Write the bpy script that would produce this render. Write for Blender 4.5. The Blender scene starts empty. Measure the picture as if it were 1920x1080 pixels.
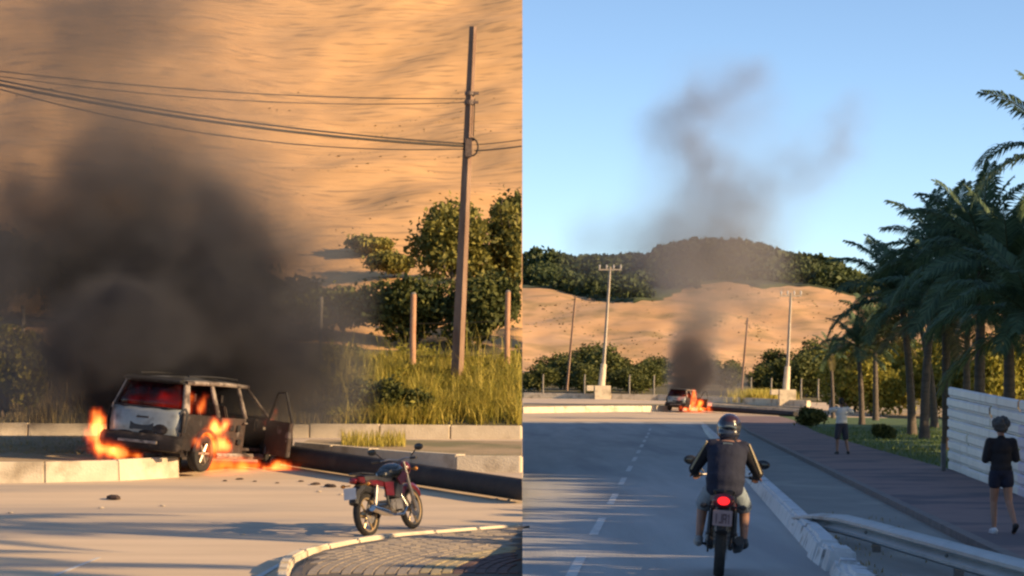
import bpy, bmesh, math, random
import numpy as np
from mathutils import Vector, Matrix, noise as mn

random.seed(7); RNG = np.random.default_rng(11)
S = bpy.context.scene
COL = S.collection
R = math.radians

# ------------------------------------------------------------------ camera
F = 5500.0                      # focal length in pixels of the 1920 px wide photograph
HZ = 737.0                      # row of the horizon
CH = 1.9                        # camera height over the right-hand road
cam = bpy.data.cameras.new('camera'); camo = bpy.data.objects.new('camera', cam); COL.objects.link(camo)
camo.location = (0, 0, CH); camo.rotation_euler = (R(90), 0, 0)
cam.sensor_width = 36; cam.lens = F / 1920 * 36; cam.shift_y = (HZ - 540) / 1920
cam.clip_start = 0.5; cam.clip_end = 6000
S.camera = camo

# ------------------------------------------------------------------ world, sun, exposure
LDIR = Vector((-0.885, 0.40, -0.335)).normalized()      # the way the light travels
SUN = -LDIR
w = bpy.data.worlds.new('World'); S.world = w; w.use_nodes = True
wt = w.node_tree; bg = wt.nodes['Background']
sky = wt.nodes.new('ShaderNodeTexSky'); sky.sky_type = 'NISHITA'; sky.sun_disc = False
sky.sun_elevation = math.asin(SUN.z); sky.sun_rotation = math.atan2(SUN.x, SUN.y)
sky.air_density = 1.0; sky.dust_density = 0.8; sky.ozone_density = 2.2
tcw = wt.nodes.new('ShaderNodeTexCoord'); mpw = wt.nodes.new('ShaderNodeMapping'); mpw.inputs['Scale'].default_value = (1, 1, 2.6)
wt.links.new(tcw.outputs['Generated'], mpw.inputs['Vector']); wt.links.new(mpw.outputs['Vector'], sky.inputs['Vector'])
wt.links.new(sky.outputs['Color'], bg.inputs['Color']); bg.inputs['Strength'].default_value = 0.135
sun = bpy.data.lights.new('sun', 'SUN'); suno = bpy.data.objects.new('sun', sun); COL.objects.link(suno)
sun.energy = 4.5; sun.angle = R(0.5); sun.color = (1.0, 0.68, 0.35)
suno.rotation_euler = LDIR.to_track_quat('-Z', 'Y').to_euler(); suno.location = (40, -20, 30)
S.view_settings.view_transform = 'Standard'; S.view_settings.look = 'None'
S.view_settings.exposure = 1.05; S.view_settings.gamma = 1
S.render.engine = 'CYCLES'
S.cycles.use_denoising = True; S.cycles.max_bounces = 5; S.cycles.diffuse_bounces = 2; S.cycles.glossy_bounces = 2
S.cycles.transmission_bounces = 3; S.cycles.transparent_max_bounces = 6; S.cycles.volume_bounces = 1
S.cycles.volume_max_steps = 160; S.cycles.volume_step_rate = 2.0; S.cycles.filter_width = 2.4
S.cycles.caustics_reflective = False; S.cycles.caustics_refractive = False
S.cycles.sample_clamp_indirect = 6

# ------------------------------------------------------------------ layout
SEAM = (979.5 - 960) / F        # the two places meet in the upright plane x = SEAM * y
def seam(d): return SEAM * d
def at(px, py, d): return Vector(((px - 960) / F * d, d, CH + (HZ - py) / F * d))
def interp(p, t):
    if t <= p[0][0]: return p[0][1]
    for a, b in zip(p, p[1:]):
        if t <= b[0]:
            k = (t - a[0]) / (b[0] - a[0]); return a[1] + (b[1] - a[1]) * k
    return p[-1][1]
def zroad(d): return 0.05 * d - 2.165              # left place: the street climbs gently away from us
BANK = [(62.8, .98), (63.2, 1.15), (66, 2.0), (70, 2.8), (75, 3.9), (85, 6.6), (100, 12.2), (120, 20.6), (140, 29), (165, 34), (200, 36)]
def zbank(x, d):
    z = interp(BANK, d)
    k = max(0, min(1, (d - 64) / 12))
    z += k * (1.2 * mn.noise((x * .09, d * .06, 3.1)) + .35 * mn.noise((x * .3, d * .25, 9)))
    if d > 74:
        kk = min(1, (d - 74) / 6)
        z += kk * (.12 * mn.noise((x * .28 + d * .16, d * .40, 5)) + .05 * mn.noise((x * .55 + d * .3, d * 1.1, 8)) + .035 * mn.noise((x * 1.2 + d * .3, d * 3.0, 2)))
    return z
PB = [(140, 0), (200, .42), (214, .60), (230, 1.12), (245, 1.45), (262, 2.0), (290, 3.0), (330, 7.6), (370, 13.0), (400, 16.2), (430, 18.4), (470, 21.5), (520, 23), (700, 20), (3200, 0)]
def zB(x, d):
    z = interp(PB, d)
    if d > 170: z -= .022 * max(0, x - 8) * min(1, (d - 170) / 30) * (1 if d < 260 else max(0, 1 - (d - 260) / 40))
    if d > 270 and d < 900:
        k = min(1, (d - 270) / 50)
        r_ = interp([(980, 1.0), (1040, 1.0), (1075, .93), (1180, .96), (1215, .93), (1260, 1.03), (1430, 1.02), (1470, .96), (1520, .95), (1600, .80), (1800, .75)], 960 + x/d*F)
        z *= 1 + (r_-1)*max(0, min(1, (d-380)/70))
        z += k * (1.3 * mn.noise((x * .045, d * .02, 1.7)) + .8 * mn.noise((x * .13, d * .06, 4.2)) + .3 * mn.noise((x * .4 + d * .1, d * .22, 7)))
    return z
def road_x(u, d): return u + .054 * d              # right place: u runs across the road

# ------------------------------------------------------------------ materials
MATS = {}
def new_mat(name):
    m = bpy.data.materials.new(name); m.use_nodes = True
    nt = m.node_tree; nt.nodes.clear()
    return m, nt, nt.nodes.new('ShaderNodeOutputMaterial')
def lnk(nt, a, b): nt.links.new(a, b)
def mat(name, c1, c2=None, rough=.8, metal=0, scale=6, bump=0, bscale=None, stretch=(1, 1, 1), c3=None, s3=1.0, t3=(.5, .62), spec=.4, detail=6, coat=0):
    if name in MATS: return MATS[name]
    m, nt, out = new_mat(name); N = nt.nodes
    p = N.new('ShaderNodeBsdfPrincipled'); lnk(nt, p.outputs[0], out.inputs[0])
    p.inputs['Roughness'].default_value = rough; p.inputs['Metallic'].default_value = metal
    p.inputs['Specular IOR Level'].default_value = spec; p.inputs['Coat Weight'].default_value = coat
    tc = N.new('ShaderNodeTexCoord'); mp = N.new('ShaderNodeMapping'); mp.inputs['Scale'].default_value = stretch
    lnk(nt, tc.outputs['Object'], mp.inputs[0])
    nz = N.new('ShaderNodeTexNoise'); nz.inputs['Scale'].default_value = scale; nz.inputs['Detail'].default_value = detail; nz.inputs['Roughness'].default_value = .62
    lnk(nt, mp.outputs[0], nz.inputs['Vector'])
    cr = N.new('ShaderNodeValToRGB'); cr.color_ramp.elements[0].position = .34; cr.color_ramp.elements[1].position = .68
    c2 = c2 or tuple(x * .8 for x in c1)
    cr.color_ramp.elements[0].color = (*c1, 1); cr.color_ramp.elements[1].color = (*c2, 1)
    lnk(nt, nz.outputs['Fac'], cr.inputs[0]); col = cr.outputs[0]
    if c3:
        n3 = N.new('ShaderNodeTexNoise'); n3.inputs['Scale'].default_value = s3; n3.inputs['Detail'].default_value = 5
        lnk(nt, mp.outputs[0], n3.inputs['Vector'])
        r3 = N.new('ShaderNodeValToRGB'); r3.color_ramp.elements[0].position = t3[0]; r3.color_ramp.elements[1].position = t3[1]
        lnk(nt, n3.outputs['Fac'], r3.inputs[0])
        mx = N.new('ShaderNodeMixRGB'); lnk(nt, r3.outputs[0], mx.inputs[0]); lnk(nt, col, mx.inputs[1]); mx.inputs[2].default_value = (*c3, 1)
        col = mx.outputs[0]
    lnk(nt, col, p.inputs['Base Color'])
    if bump:
        nb = N.new('ShaderNodeTexNoise'); nb.inputs['Scale'].default_value = bscale or scale * 4; nb.inputs['Detail'].default_value = 4
        lnk(nt, mp.outputs[0], nb.inputs['Vector'])
        b = N.new('ShaderNodeBump'); b.inputs['Strength'].default_value = bump; b.inputs['Distance'].default_value = .03
        lnk(nt, nb.outputs['Fac'], b.inputs['Height']); lnk(nt, b.outputs[0], p.inputs['Normal'])
    MATS[name] = m; return m
def leafmat(name, dark, light, tr=.25):
    if name in MATS: return MATS[name]
    m, nt, out = new_mat(name); N = nt.nodes
    g = N.new('ShaderNodeNewGeometry'); cr = N.new('ShaderNodeValToRGB')
    cr.color_ramp.elements[0].color = (*dark, 1); cr.color_ramp.elements[1].color = (*light, 1)
    lnk(nt, g.outputs['Random Per Island'], cr.inputs[0])
    d = N.new('ShaderNodeBsdfPrincipled'); d.inputs['Roughness'].default_value = .62; d.inputs['Specular IOR Level'].default_value = .25
    t = N.new('ShaderNodeBsdfTranslucent'); mx = N.new('ShaderNodeMixShader'); mx.inputs[0].default_value = tr
    lnk(nt, cr.outputs[0], d.inputs['Base Color']); lnk(nt, cr.outputs[0], t.inputs['Color'])
    lnk(nt, d.outputs[0], mx.inputs[1]); lnk(nt, t.outputs[0], mx.inputs[2]); lnk(nt, mx.outputs[0], out.inputs[0])
    MATS[name] = m; return m
def emis(name, c, s):
    if name in MATS: return MATS[name]
    m, nt, out = new_mat(name)
    e = nt.nodes.new('ShaderNodeEmission'); e.inputs[0].default_value = (*c, 1); e.inputs[1].default_value = s
    lnk(nt, e.outputs[0], out.inputs[0]); MATS[name] = m; return m

M = {}
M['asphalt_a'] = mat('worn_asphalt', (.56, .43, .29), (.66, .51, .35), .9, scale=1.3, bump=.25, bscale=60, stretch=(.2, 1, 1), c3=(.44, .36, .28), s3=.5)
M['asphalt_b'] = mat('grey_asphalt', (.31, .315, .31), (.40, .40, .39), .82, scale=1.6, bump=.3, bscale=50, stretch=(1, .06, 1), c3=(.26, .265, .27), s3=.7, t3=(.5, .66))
M['bay'] = mat('patchy_bay_asphalt', (.215, .215, .20), (.275, .27, .245), .9, scale=.9, bump=.3, bscale=30, stretch=(1, .35, 1), c3=(.34, .33, .29), s3=.6, t3=(.56, .7))
M['path'] = mat('reddish_path_paving', (.20, .135, .13), (.25, .17, .155), .85, scale=2.2, bump=.3, bscale=25, c3=(.11, .09, .10), s3=.4)
M['sandy'] = mat('sandy_verge', (.42, .31, .19), (.30, .23, .13), .95, scale=1.6, bump=.4, bscale=20, c3=(.20, .18, .09), s3=.5)
M['sand'] = mat('dune_sand', (.68, .405, .18), (.59, .34, .14), .95, scale=.9, stretch=(.3, 1.5, 1.5), bump=.3, bscale=6, c3=(.40, .245, .115), s3=2.6, t3=(.52, .68))
M['sand_b'] = mat('far_dune_sand', (.66, .40, .20), (.56, .31, .13), .95, scale=.10, stretch=(1, .5, 3), bump=.5, bscale=.9, c3=(.36, .235, .10), s3=.22, t3=(.48, .66))
M['earth'] = mat('scrub_earth', (.14, .11, .06), (.08, .085, .035), .95, scale=1.2, bump=.5, bscale=12)
M['hillgreen'] = mat('hill_undergrowth', (.035, .05, .018), (.055, .065, .022), .95, scale=.3, bump=.6, bscale=3)
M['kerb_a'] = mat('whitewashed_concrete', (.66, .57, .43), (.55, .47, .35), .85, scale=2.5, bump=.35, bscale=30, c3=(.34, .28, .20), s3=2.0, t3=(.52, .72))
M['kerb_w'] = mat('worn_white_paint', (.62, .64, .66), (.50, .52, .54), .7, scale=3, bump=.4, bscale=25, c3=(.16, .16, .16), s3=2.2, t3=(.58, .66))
M['paint'] = mat('road_paint', (.62, .62, .60), (.48, .48, .47), .7, scale=6, c3=(.2, .2, .2), s3=3, t3=(.6, .72))
M['concrete'] = mat('pole_concrete', (.42, .37, .30), (.34, .29, .23), .85, scale=5, bump=.2, bscale=40)
M['pole_dark'] = mat('weathered_pole', (.17, .10, .065), (.30, .20, .14), .85, scale=4, stretch=(1, 1, .3), bump=.2, bscale=30)
M['fallen'] = mat('dark_fallen_pole', (.018, .016, .018), (.032, .028, .028), .75, scale=3, bump=.3, bscale=20, c3=(.06, .05, .042), s3=1.2, t3=(.62, .78))
M['post'] = mat('fence_post', (.42, .22, .13), (.50, .30, .19), .85, scale=6)
M['post_b'] = mat('pale_fence_post', (.26, .235, .20), None, .85)
M['cable'] = mat('cable_black', (.03, .025, .022), None, .7)
M['fitting'] = mat('rusty_fitting', (.10, .07, .06), (.2, .15, .12), .6, scale=12, metal=.4)
M['insul'] = mat('insulator', (.5, .48, .46), None, .4)
M['char'] = mat('charred_paint', (.012, .011, .013), (.028, .023, .023), .75, scale=4, bump=.35, bscale=18, c3=(.085, .07, .065), s3=3.5, t3=(.58, .72), spec=.2)
M['ash'] = mat('ashen_metal', (.36, .31, .27), (.12, .09, .08), .6, scale=7, metal=.2, bump=.3, bscale=30, c3=(.06, .045, .04), s3=4)
M['rust'] = mat('burnt_rust', (.06, .038, .032), (.03, .023, .022), .8, scale=5, bump=.4, bscale=25, c3=(.16, .135, .13), s3=5, t3=(.56, .7))
M['silver'] = mat('sooty_silver_paint', (.27, .295, .30), (.20, .22, .225), .42, scale=3, metal=.3, c3=(.06, .06, .06), s3=2.2, t3=(.56, .68), coat=.2)
M['roofp'] = mat('sooty_roof_paint', (.16, .17, .18), (.10, .10, .105), .35, scale=3, metal=.3, c3=(.03, .03, .03), s3=2)
M['black'] = mat('black_plastic', (.018, .018, .02), (.028, .028, .03), .5, scale=10)
M['tyre'] = mat('tyre_rubber', (.017, .016, .016), (.03, .028, .027), .85, scale=14, bump=.3)
M['rim'] = mat('alloy_rim', (.50, .44, .37), (.34, .28, .22), .4, metal=.6, scale=8)
M['goldrim'] = mat('golden_rim', (.55, .40, .22), (.45, .32, .17), .35, metal=.7, scale=8)
M['darkrim'] = mat('dark_rim', (.04, .04, .045), None, .4, metal=.6)
M['metal'] = mat('engine_metal', (.42, .40, .37), (.28, .26, .25), .38, metal=.8, scale=12)
M['chrome'] = mat('chrome', (.65, .63, .60), None, .15, metal=1)
M['red'] = mat('red_bodywork', (.11, .009, .013), (.07, .008, .011), .3, scale=4, coat=.5)
M['darkred'] = mat('dark_red_bodywork', (.13, .012, .018), None, .35, coat=.4)
M['seat'] = mat('seat_vinyl', (.02, .021, .026), None, .6, bump=.1)
M['tank'] = mat('black_tank_paint', (.02, .026, .03), None, .25, coat=.6)
M['redlens'] = mat('red_lens', (.22, .012, .015), None, .2, coat=.5)
M['amber'] = mat('amber_lens', (.5, .2, .03), None, .25)
M['taillit'] = emis('lit_tail_light', (1.0, .02, .025), .95)
M['plate'] = mat('plate_white', (.62, .60, .60), None, .5)
M['plate_b'] = mat('plate_grey', (.25, .185, .20), None, .5)
M['platetxt'] = mat('plate_lettering', (.10, .06, .07), None, .6)
M['mirror'] = mat('mirror_glass', (.05, .055, .06), None, .08, metal=.6)
M['skin'] = mat('skin', (.30, .165, .115), (.26, .14, .10), .55, scale=8)
M['skin2'] = mat('skin_brown', (.22, .125, .09), (.18, .10, .07), .55, scale=8)
M['navy'] = mat('navy_cloth', (.006, .009, .026), (.011, .015, .036), .85, scale=9, bump=.4, bscale=14)
M['blackcloth'] = mat('black_cloth', (.007, .007, .011), (.012, .012, .017), .85, scale=9, bump=.4, bscale=14)
M['beige'] = mat('beige_stripe', (.42, .36, .24), None, .8)
M['denim'] = mat('pale_denim', (.20, .25, .30), (.15, .19, .23), .85, scale=12, bump=.3, bscale=20)
M['shoe'] = mat('grey_shoe', (.16, .16, .165), (.3, .3, .3), .6, scale=14)
M['shoe_k'] = mat('black_shoe', (.02, .02, .022), None, .6)
M['white'] = mat('white_shoe', (.62, .62, .64), None, .6)
M['helmet'] = mat('helmet_shell', (.018, .022, .035), (.03, .032, .05), .18, coat=.8, scale=3)
M['helmet_r'] = mat('helmet_maroon', (.035, .014, .02), None, .3, coat=.5)
M['visor'] = mat('visor', (.02, .025, .03), None, .1)
M['helmet_g'] = mat('helmet_vent_grey', (.12, .16, .19), None, .35)
M['hair'] = mat('greying_curly_hair', (.05, .052, .052), (.10, .10, .098), .8, scale=30, bump=.8, bscale=60)
M['hair_k'] = mat('dark_hair', (.02, .016, .014), None, .7, bump=.5, bscale=60)
M['shirt'] = mat('pale_shirt', (.70, .68, .63), (.62, .60, .56), .9, scale=9, bump=.3, bscale=14)
M['trouser'] = mat('dark_blue_shorts', (.045, .05, .075), None, .9, bump=.3)
M['eye'] = mat('eye_dark', (.02, .015, .012), None, .2)
M['hoard'] = mat('white_metal_sheet', (.56, .60, .62), (.48, .52, .54), .5, scale=1.2, metal=.1, bump=.12, bscale=5, c3=(.33, .34, .34), s3=.9, t3=(.56, .75))
M['hoardlilac'] = mat('lilac_metal_sheet', (.42, .40, .55), (.36, .35, .48), .5, scale=1.2, bump=.12, bscale=5)
M['frame'] = mat('hoarding_frame', (.12, .12, .12), (.2, .19, .18), .7, scale=6)
M['rail'] = mat('galvanised_rail', (.42, .45, .46), (.33, .36, .37), .5, metal=.35, scale=2, bump=.15, bscale=14, c3=(.18, .17, .15), s3=1.6, t3=(.6, .75))
M['bark'] = mat('bark', (.10, .075, .05), (.15, .115, .08), .9, scale=9, bump=.6, bscale=20)
M['palmbark'] = mat('palm_bark', (.13, .105, .085), (.08, .065, .055), .9, scale=3, stretch=(1, 1, 5), bump=.6, bscale=12)
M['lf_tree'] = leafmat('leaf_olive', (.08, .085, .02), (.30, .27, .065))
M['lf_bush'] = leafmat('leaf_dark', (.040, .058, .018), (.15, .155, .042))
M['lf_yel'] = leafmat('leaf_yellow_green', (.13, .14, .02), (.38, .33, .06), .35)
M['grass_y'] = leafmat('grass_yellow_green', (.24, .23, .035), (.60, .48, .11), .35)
M['grass_d'] = leafmat('grass_dry', (.24, .19, .08), (.42, .33, .15), .3)
M['tuft'] = leafmat('dune_tuft', (.10, .085, .035), (.22, .17, .075), .2)
M['lawn'] = mat('lawn_green', (.06, .11, .035), (.09, .14, .045), .95, scale=2.5, bump=.6, bscale=25)
M['lawnblade'] = leafmat('lawn_blade', (.07, .12, .03), (.15, .20, .05), .3)
M['frond'] = leafmat('palm_leaflet', (.055, .095, .055), (.15, .21, .11), .3)
M['rachis'] = mat('palm_rachis', (.09, .10, .04), None, .6)
M['deadfrond'] = leafmat('palm_leaflet_dry', (.10, .085, .03), (.20, .16, .06), .3)
M['wood'] = leafmat('hill_leaf', (.030, .045, .014), (.075, .095, .030), .15)
M['paver_g'] = mat('grey_paver', (.27, .225, .175), (.34, .285, .22), .85, scale=5, bump=.3)
M['paver_t'] = mat('tan_paver', (.40, .33, .20), (.33, .27, .16), .85, scale=5, bump=.3)
M['paver_r'] = mat('maroon_paver', (.14, .085, .075), (.10, .065, .06), .85, scale=5, bump=.3)
M['mortar'] = mat('paving_bed', (.13, .11, .09), None, .95, scale=20)
M['debris'] = mat('burnt_debris', (.03, .022, .02), (.08, .05, .04), .9, scale=12, bump=.5)
M['pebble'] = mat('pale_chip', (.45, .38, .30), None, .9)
def glassmat():
    m, nt, out = new_mat('sooty_window_glass'); N = nt.nodes
    t = N.new('ShaderNodeBsdfTransparent'); t.inputs[0].default_value = (.55, .22, .24, 1)
    g = N.new('ShaderNodeBsdfPrincipled'); g.inputs['Base Color'].default_value = (.03, .012, .014, 1); g.inputs['Roughness'].default_value = .2
    nz = N.new('ShaderNodeTexNoise'); nz.inputs['Scale'].default_value = 3
    mr = N.new('ShaderNodeMapRange'); mr.inputs[1].default_value = .3; mr.inputs[2].default_value = .7; mr.inputs[3].default_value = .15; mr.inputs[4].default_value = .6
    x = N.new('ShaderNodeMixShader'); lnk(nt, nz.outputs['Fac'], mr.inputs[0]); lnk(nt, mr.outputs[0], x.inputs[0])
    lnk(nt, t.outputs[0], x.inputs[1]); lnk(nt, g.outputs[0], x.inputs[2]); lnk(nt, x.outputs[0], out.inputs[0])
    return m
M['glass'] = glassmat()

# ------------------------------------------------------------------ mesh helpers
def tag(o, label=None, cat=None, group=None, kind=None):
    if label: o['label'] = label
    if cat: o['category'] = cat
    if group: o['group'] = group
    if kind: o['kind'] = kind
    return o
def empty(name, loc=(0, 0, 0), rz=0, label=None, cat=None, group=None):
    o = bpy.data.objects.new(name, None); COL.objects.link(o); o.empty_display_size = .2
    o.location = loc; o.rotation_euler = (0, 0, rz)
    return tag(o, label, cat, group)
def link_mesh(name, me, m, parent=None):
    if m is not None and not len(me.materials): me.materials.append(m)
    o = bpy.data.objects.new(name, me); COL.objects.link(o)
    if parent: o.parent = parent
    return o
class MB:
    def __init__(s): s.v = []; s.f = []
    def add(s, vs, fs):
        o = len(s.v); s.v += [tuple(v) for v in vs]; s.f += [tuple(i + o for i in f) for f in fs]; return s
    def box(s, c, d, rot=None):
        x, y, z = d[0] / 2, d[1] / 2, d[2] / 2
        p = [Vector(q) for q in ((-x,-y,-z),(x,-y,-z),(x,y,-z),(-x,y,-z),(-x,-y,z),(x,-y,z),(x,y,z),(-x,y,z))]
        if rot is not None: p = [rot @ q for q in p]
        c = Vector(c)
        return s.add([q + c for q in p], [(0,3,2,1),(4,5,6,7),(0,1,5,4),(1,2,6,5),(2,3,7,6),(3,0,4,7)])
    def hexa(s, p):
        return s.add(p, [(0,3,2,1),(4,5,6,7),(0,1,5,4),(1,2,6,5),(2,3,7,6),(3,0,4,7)])
    def tube(s, pts, rad, n=8, cap=True):
        pts = [Vector(p) for p in pts]
        if not hasattr(rad, '__len__'): rad = [rad] * len(pts)
        vs = []; fs = []; up0 = None
        for i, p in enumerate(pts):
            t = (pts[min(i + 1, len(pts) - 1)] - pts[max(i - 1, 0)]).normalized()
            if up0 is None: up0 = Vector((0, 0, 1)) if abs(t.z) < .9 else Vector((1, 0, 0))
            a = t.cross(up0).normalized(); b = a.cross(t).normalized(); up0 = b
            for k in range(n):
                q = 2 * math.pi * k / n; vs.append(p + (a * math.cos(q) + b * math.sin(q)) * rad[i])
        for i in range(len(pts) - 1):
            for k in range(n):
                fs.append((i*n+k, i*n+(k+1)%n, (i+1)*n+(k+1)%n, (i+1)*n+k))
        if cap: fs.append(tuple(range(n-1, -1, -1))); fs.append(tuple(range((len(pts)-1)*n, len(pts)*n)))
        return s.add(vs, fs)
    def ball(s, c, r, n=12, rings=7, rot=None):
        r = r if hasattr(r, '__len__') else (r, r, r); c = Vector(c); vs = [Vector((0, 0, -r[2]))]; fs = []
        for i in range(1, rings):
            th = math.pi * i / rings
            for k in range(n):
                q = 2*math.pi*k/n; vs.append(Vector((r[0]*math.sin(th)*math.cos(q), r[1]*math.sin(th)*math.sin(q), -r[2]*math.cos(th))))
        vs.append(Vector((0, 0, r[2]))); L = len(vs) - 1
        for k in range(n): fs.append((0, 1+(k+1)%n, 1+k)); fs.append((L, L-n+k, L-n+(k+1)%n))
        for i in range(rings-2):
            for k in range(n): fs.append((1+i*n+k, 1+i*n+(k+1)%n, 1+(i+1)*n+(k+1)%n, 1+(i+1)*n+k))
        if rot is not None: vs = [rot @ v for v in vs]
        return s.add([v + c for v in vs], fs)
    def lathe(s, prof, n=28, axis='X', c=(0, 0, 0), closed=True):
        c = Vector(c); vs = []; fs = []; P = len(prof)
        for k in range(n):
            q = 2*math.pi*k/n
            for (r, h) in prof:
                a, b = r*math.cos(q), r*math.sin(q)
                vs.append(c + (Vector((h, a, b)) if axis == 'X' else Vector((a, b, h)) if axis == 'Z' else Vector((a, h, b))))
        for k in range(n):
            for i in range(P if closed else P-1):
                j = (i+1) % P; k2 = (k+1) % n
                fs.append((k*P+i, k*P+j, k2*P+j, k2*P+i))
        return s.add(vs, fs)
    def slab(s, poly, off):
        """a plate: polygon POLY (3D points) given thickness by the vector OFF"""
        poly = [Vector(p) for p in poly]; off = Vector(off); n = len(poly)
        vs = poly + [p + off for p in poly]
        return s.add(vs, [tuple(range(n)), tuple(range(2*n-1, n-1, -1))] + [(i, n+i, n+(i+1)%n, (i+1)%n) for i in range(n)])
    def build(s, name, m, parent=None, smooth=False, bevel=0, recalc=True):
        me = bpy.data.meshes.new(name); me.from_pydata(s.v, [], s.f)
        bm = bmesh.new(); bm.from_mesh(me)
        if recalc: bmesh.ops.recalc_face_normals(bm, faces=bm.faces)
        ng = [f for f in bm.faces if len(f.verts) > 4]
        if bevel:
            try: bmesh.ops.bevel(bm, geom=[e for e in bm.edges if len(e.link_faces) == 2 and e.calc_face_angle(0) > .5], offset=bevel, segments=2, affect='EDGES', clamp_overlap=True)
            except Exception: pass
        bm.to_mesh(me); bm.free()
        if smooth:
            me.polygons.foreach_set('use_smooth', [True]*len(me.polygons))
            try: me.set_sharp_from_angle(angle=R(40))
            except Exception: pass
        return link_mesh(name, me, m, parent)
def np_mesh(name, verts, faces):
    """verts (n,3), faces (m,k) all of the same size"""
    me = bpy.data.meshes.new(name); verts = np.asarray(verts, np.float32); faces = np.asarray(faces, np.int32)
    me.vertices.add(len(verts)); me.vertices.foreach_set('co', verts.ravel())
    m, k = faces.shape
    me.loops.add(m*k); me.loops.foreach_set('vertex_index', faces.ravel())
    me.polygons.add(m); me.polygons.foreach_set('loop_start', np.arange(0, m*k, k, dtype=np.int32))
    me.polygons.foreach_set('loop_total', np.full(m, k, np.int32))
    me.update(calc_edges=True); me.validate(); return me
def sheet(name, m, rows, cols, fn, parent=None, kind='structure', smooth=True):
    v = []; nr, nc = len(rows), len(cols)
    for a in rows:
        for b in cols: v.append(fn(a, b))
    f = [(i*nc+j, i*nc+j+1, (i+1)*nc+j+1, (i+1)*nc+j) for i in range(nr-1) for j in range(nc-1)]
    me = np_mesh(name, v, f); me.polygons.foreach_set('use_smooth', [smooth]*len(me.polygons))
    o = link_mesh(name, me, m, parent)
    if not parent: o['kind'] = kind
    return o
def lin(a, b, n): return [a + (b-a)*i/(n-1) for i in range(n)]
def unit(n):
    v = RNG.normal(size=(n, 3)); return v / np.linalg.norm(v, axis=1, keepdims=True)
def leaf_quads(c, size, nrm=None, elong=1.7, sj=.4):
    """pointed four-cornered leaves round the centres C"""
    n = len(c); nrm = unit(n) if nrm is None else nrm + .7*unit(n)
    nrm /= np.linalg.norm(nrm, axis=1, keepdims=True)
    a = np.cross(nrm, unit(n)); a /= np.linalg.norm(a, axis=1, keepdims=True); b = np.cross(nrm, a)
    s = (size * (1 + sj*RNG.uniform(-1, 1, n)))[:, None]
    v = np.stack([c - a*s*elong*.5, c + b*s*.5 + nrm*s*.12, c + a*s*elong*.5, c - b*s*.5 + nrm*s*.12], 1)
    return v.reshape(-1, 3), np.arange(n*4).reshape(-1, 4)
def clump_points(lobes, n, shell=.45):
    """points spread through lobes (x,y,z,rx,ry,rz), denser towards their skin"""
    w_ = np.array([l[3]*l[4]+l[4]*l[5]+l[3]*l[5] for l in lobes]); idx = RNG.choice(len(lobes), n, p=w_/w_.sum())
    L = np.array(lobes)[idx]; u = unit(n); r = (shell + (1-shell)*RNG.random(n)**.6)[:, None]
    return L[:, :3] + u*r*L[:, 3:6], u
def lobes_in(rx, ry, rz, n, k=(.3, .5), z0=None):
    out = []
    for _ in range(n):
        u = unit(1)[0]*RNG.random()**.4*.68
        s = RNG.uniform(*k)
        out.append((u[0]*rx, u[1]*ry, rz + u[2]*rz*.95, rx*s, ry*s, rz*s*.95))
    return out
def foliage_mesh(name, rx, ry, rz, nl, nleaf, size, k=(.28, .48), keep=None):
    lb = lobes_in(rx, ry, rz, nl, k)
    # twiggy outliers break the outline
    p, u = clump_points(lb, nleaf); j = RNG.random(len(p)) < .12
    p[j] += u[j]*RNG.uniform(.05, .22, (j.sum(), 1))*np.array([rx, ry, rz])
    p = p[p[:, 2] > .02]
    v, f = leaf_quads(p, size)
    return np_mesh(name, v, f), lb
def blades(c, h, wdt, lean=.35):
    """grass blades at ground points C"""
    n = len(c); a = RNG.uniform(0, 2*math.pi, n); hh = h*(.5+.8*RNG.random(n)); d = np.stack([np.cos(a), np.sin(a), np.zeros(n)], 1)
    sd = np.stack([-np.sin(a), np.cos(a), np.zeros(n)], 1)*(wdt*(.6+.8*RNG.random(n)))[:, None]*.5
    ln = (lean*RNG.random(n)*hh)[:, None]*d; z = np.zeros((n, 3)); z[:, 2] = hh
    v = np.stack([c-sd, c+sd, c+ln*.35+z*.6+sd*.7, c+ln*.35+z*.6-sd*.7, c+ln+z], 1).reshape(-1, 3)
    i = np.arange(n)[:, None]*5
    f = np.concatenate([i+np.array([[0, 1, 2, 3]]), i+np.array([[3, 2, 4, 4]])])
    tri = np.concatenate([i+np.array([[0, 1, 2]]), i+np.array([[0, 2, 3]]), i+np.array([[3, 2, 4]])])
    return v, tri
def copy_tree(o, parent=None):
    c = o.copy(); COL.objects.link(c)
    if parent: c.parent = parent
    for ch in list(o.children): copy_tree(ch, c)
    return c

# ================================================================== LEFT PLACE: setting
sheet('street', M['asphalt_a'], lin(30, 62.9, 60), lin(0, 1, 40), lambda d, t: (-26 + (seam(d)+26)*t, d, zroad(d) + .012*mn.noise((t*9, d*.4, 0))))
rowsd = [62.82, 63.0, 63.4] + lin(64, 76, 25) + lin(76.3, 118, 210) + lin(120, 200, 30)
colsd = lin(0, .55, 30)[:-1] + lin(.55, 1, 150)
dune = sheet('dune', M['sand'], rowsd, colsd, lambda d, t: (-30 + (seam(d)+30)*t, d, zbank(-30 + (seam(d)+30)*t, d)))
bank = sheet('scrub_bank', M['earth'], lin(63.0, 78, 50), lin(0, 1, 70),
             lambda d, t: (-30 + (seam(d)+30)*t, d, zbank(-30 + (seam(d)+30)*t, d) + .03 - .5*max(0, (d-71.5+3.5*mn.noise(((-30 + (seam(d)+30)*t)*.5, d*.3, 1)))/4)))
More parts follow.
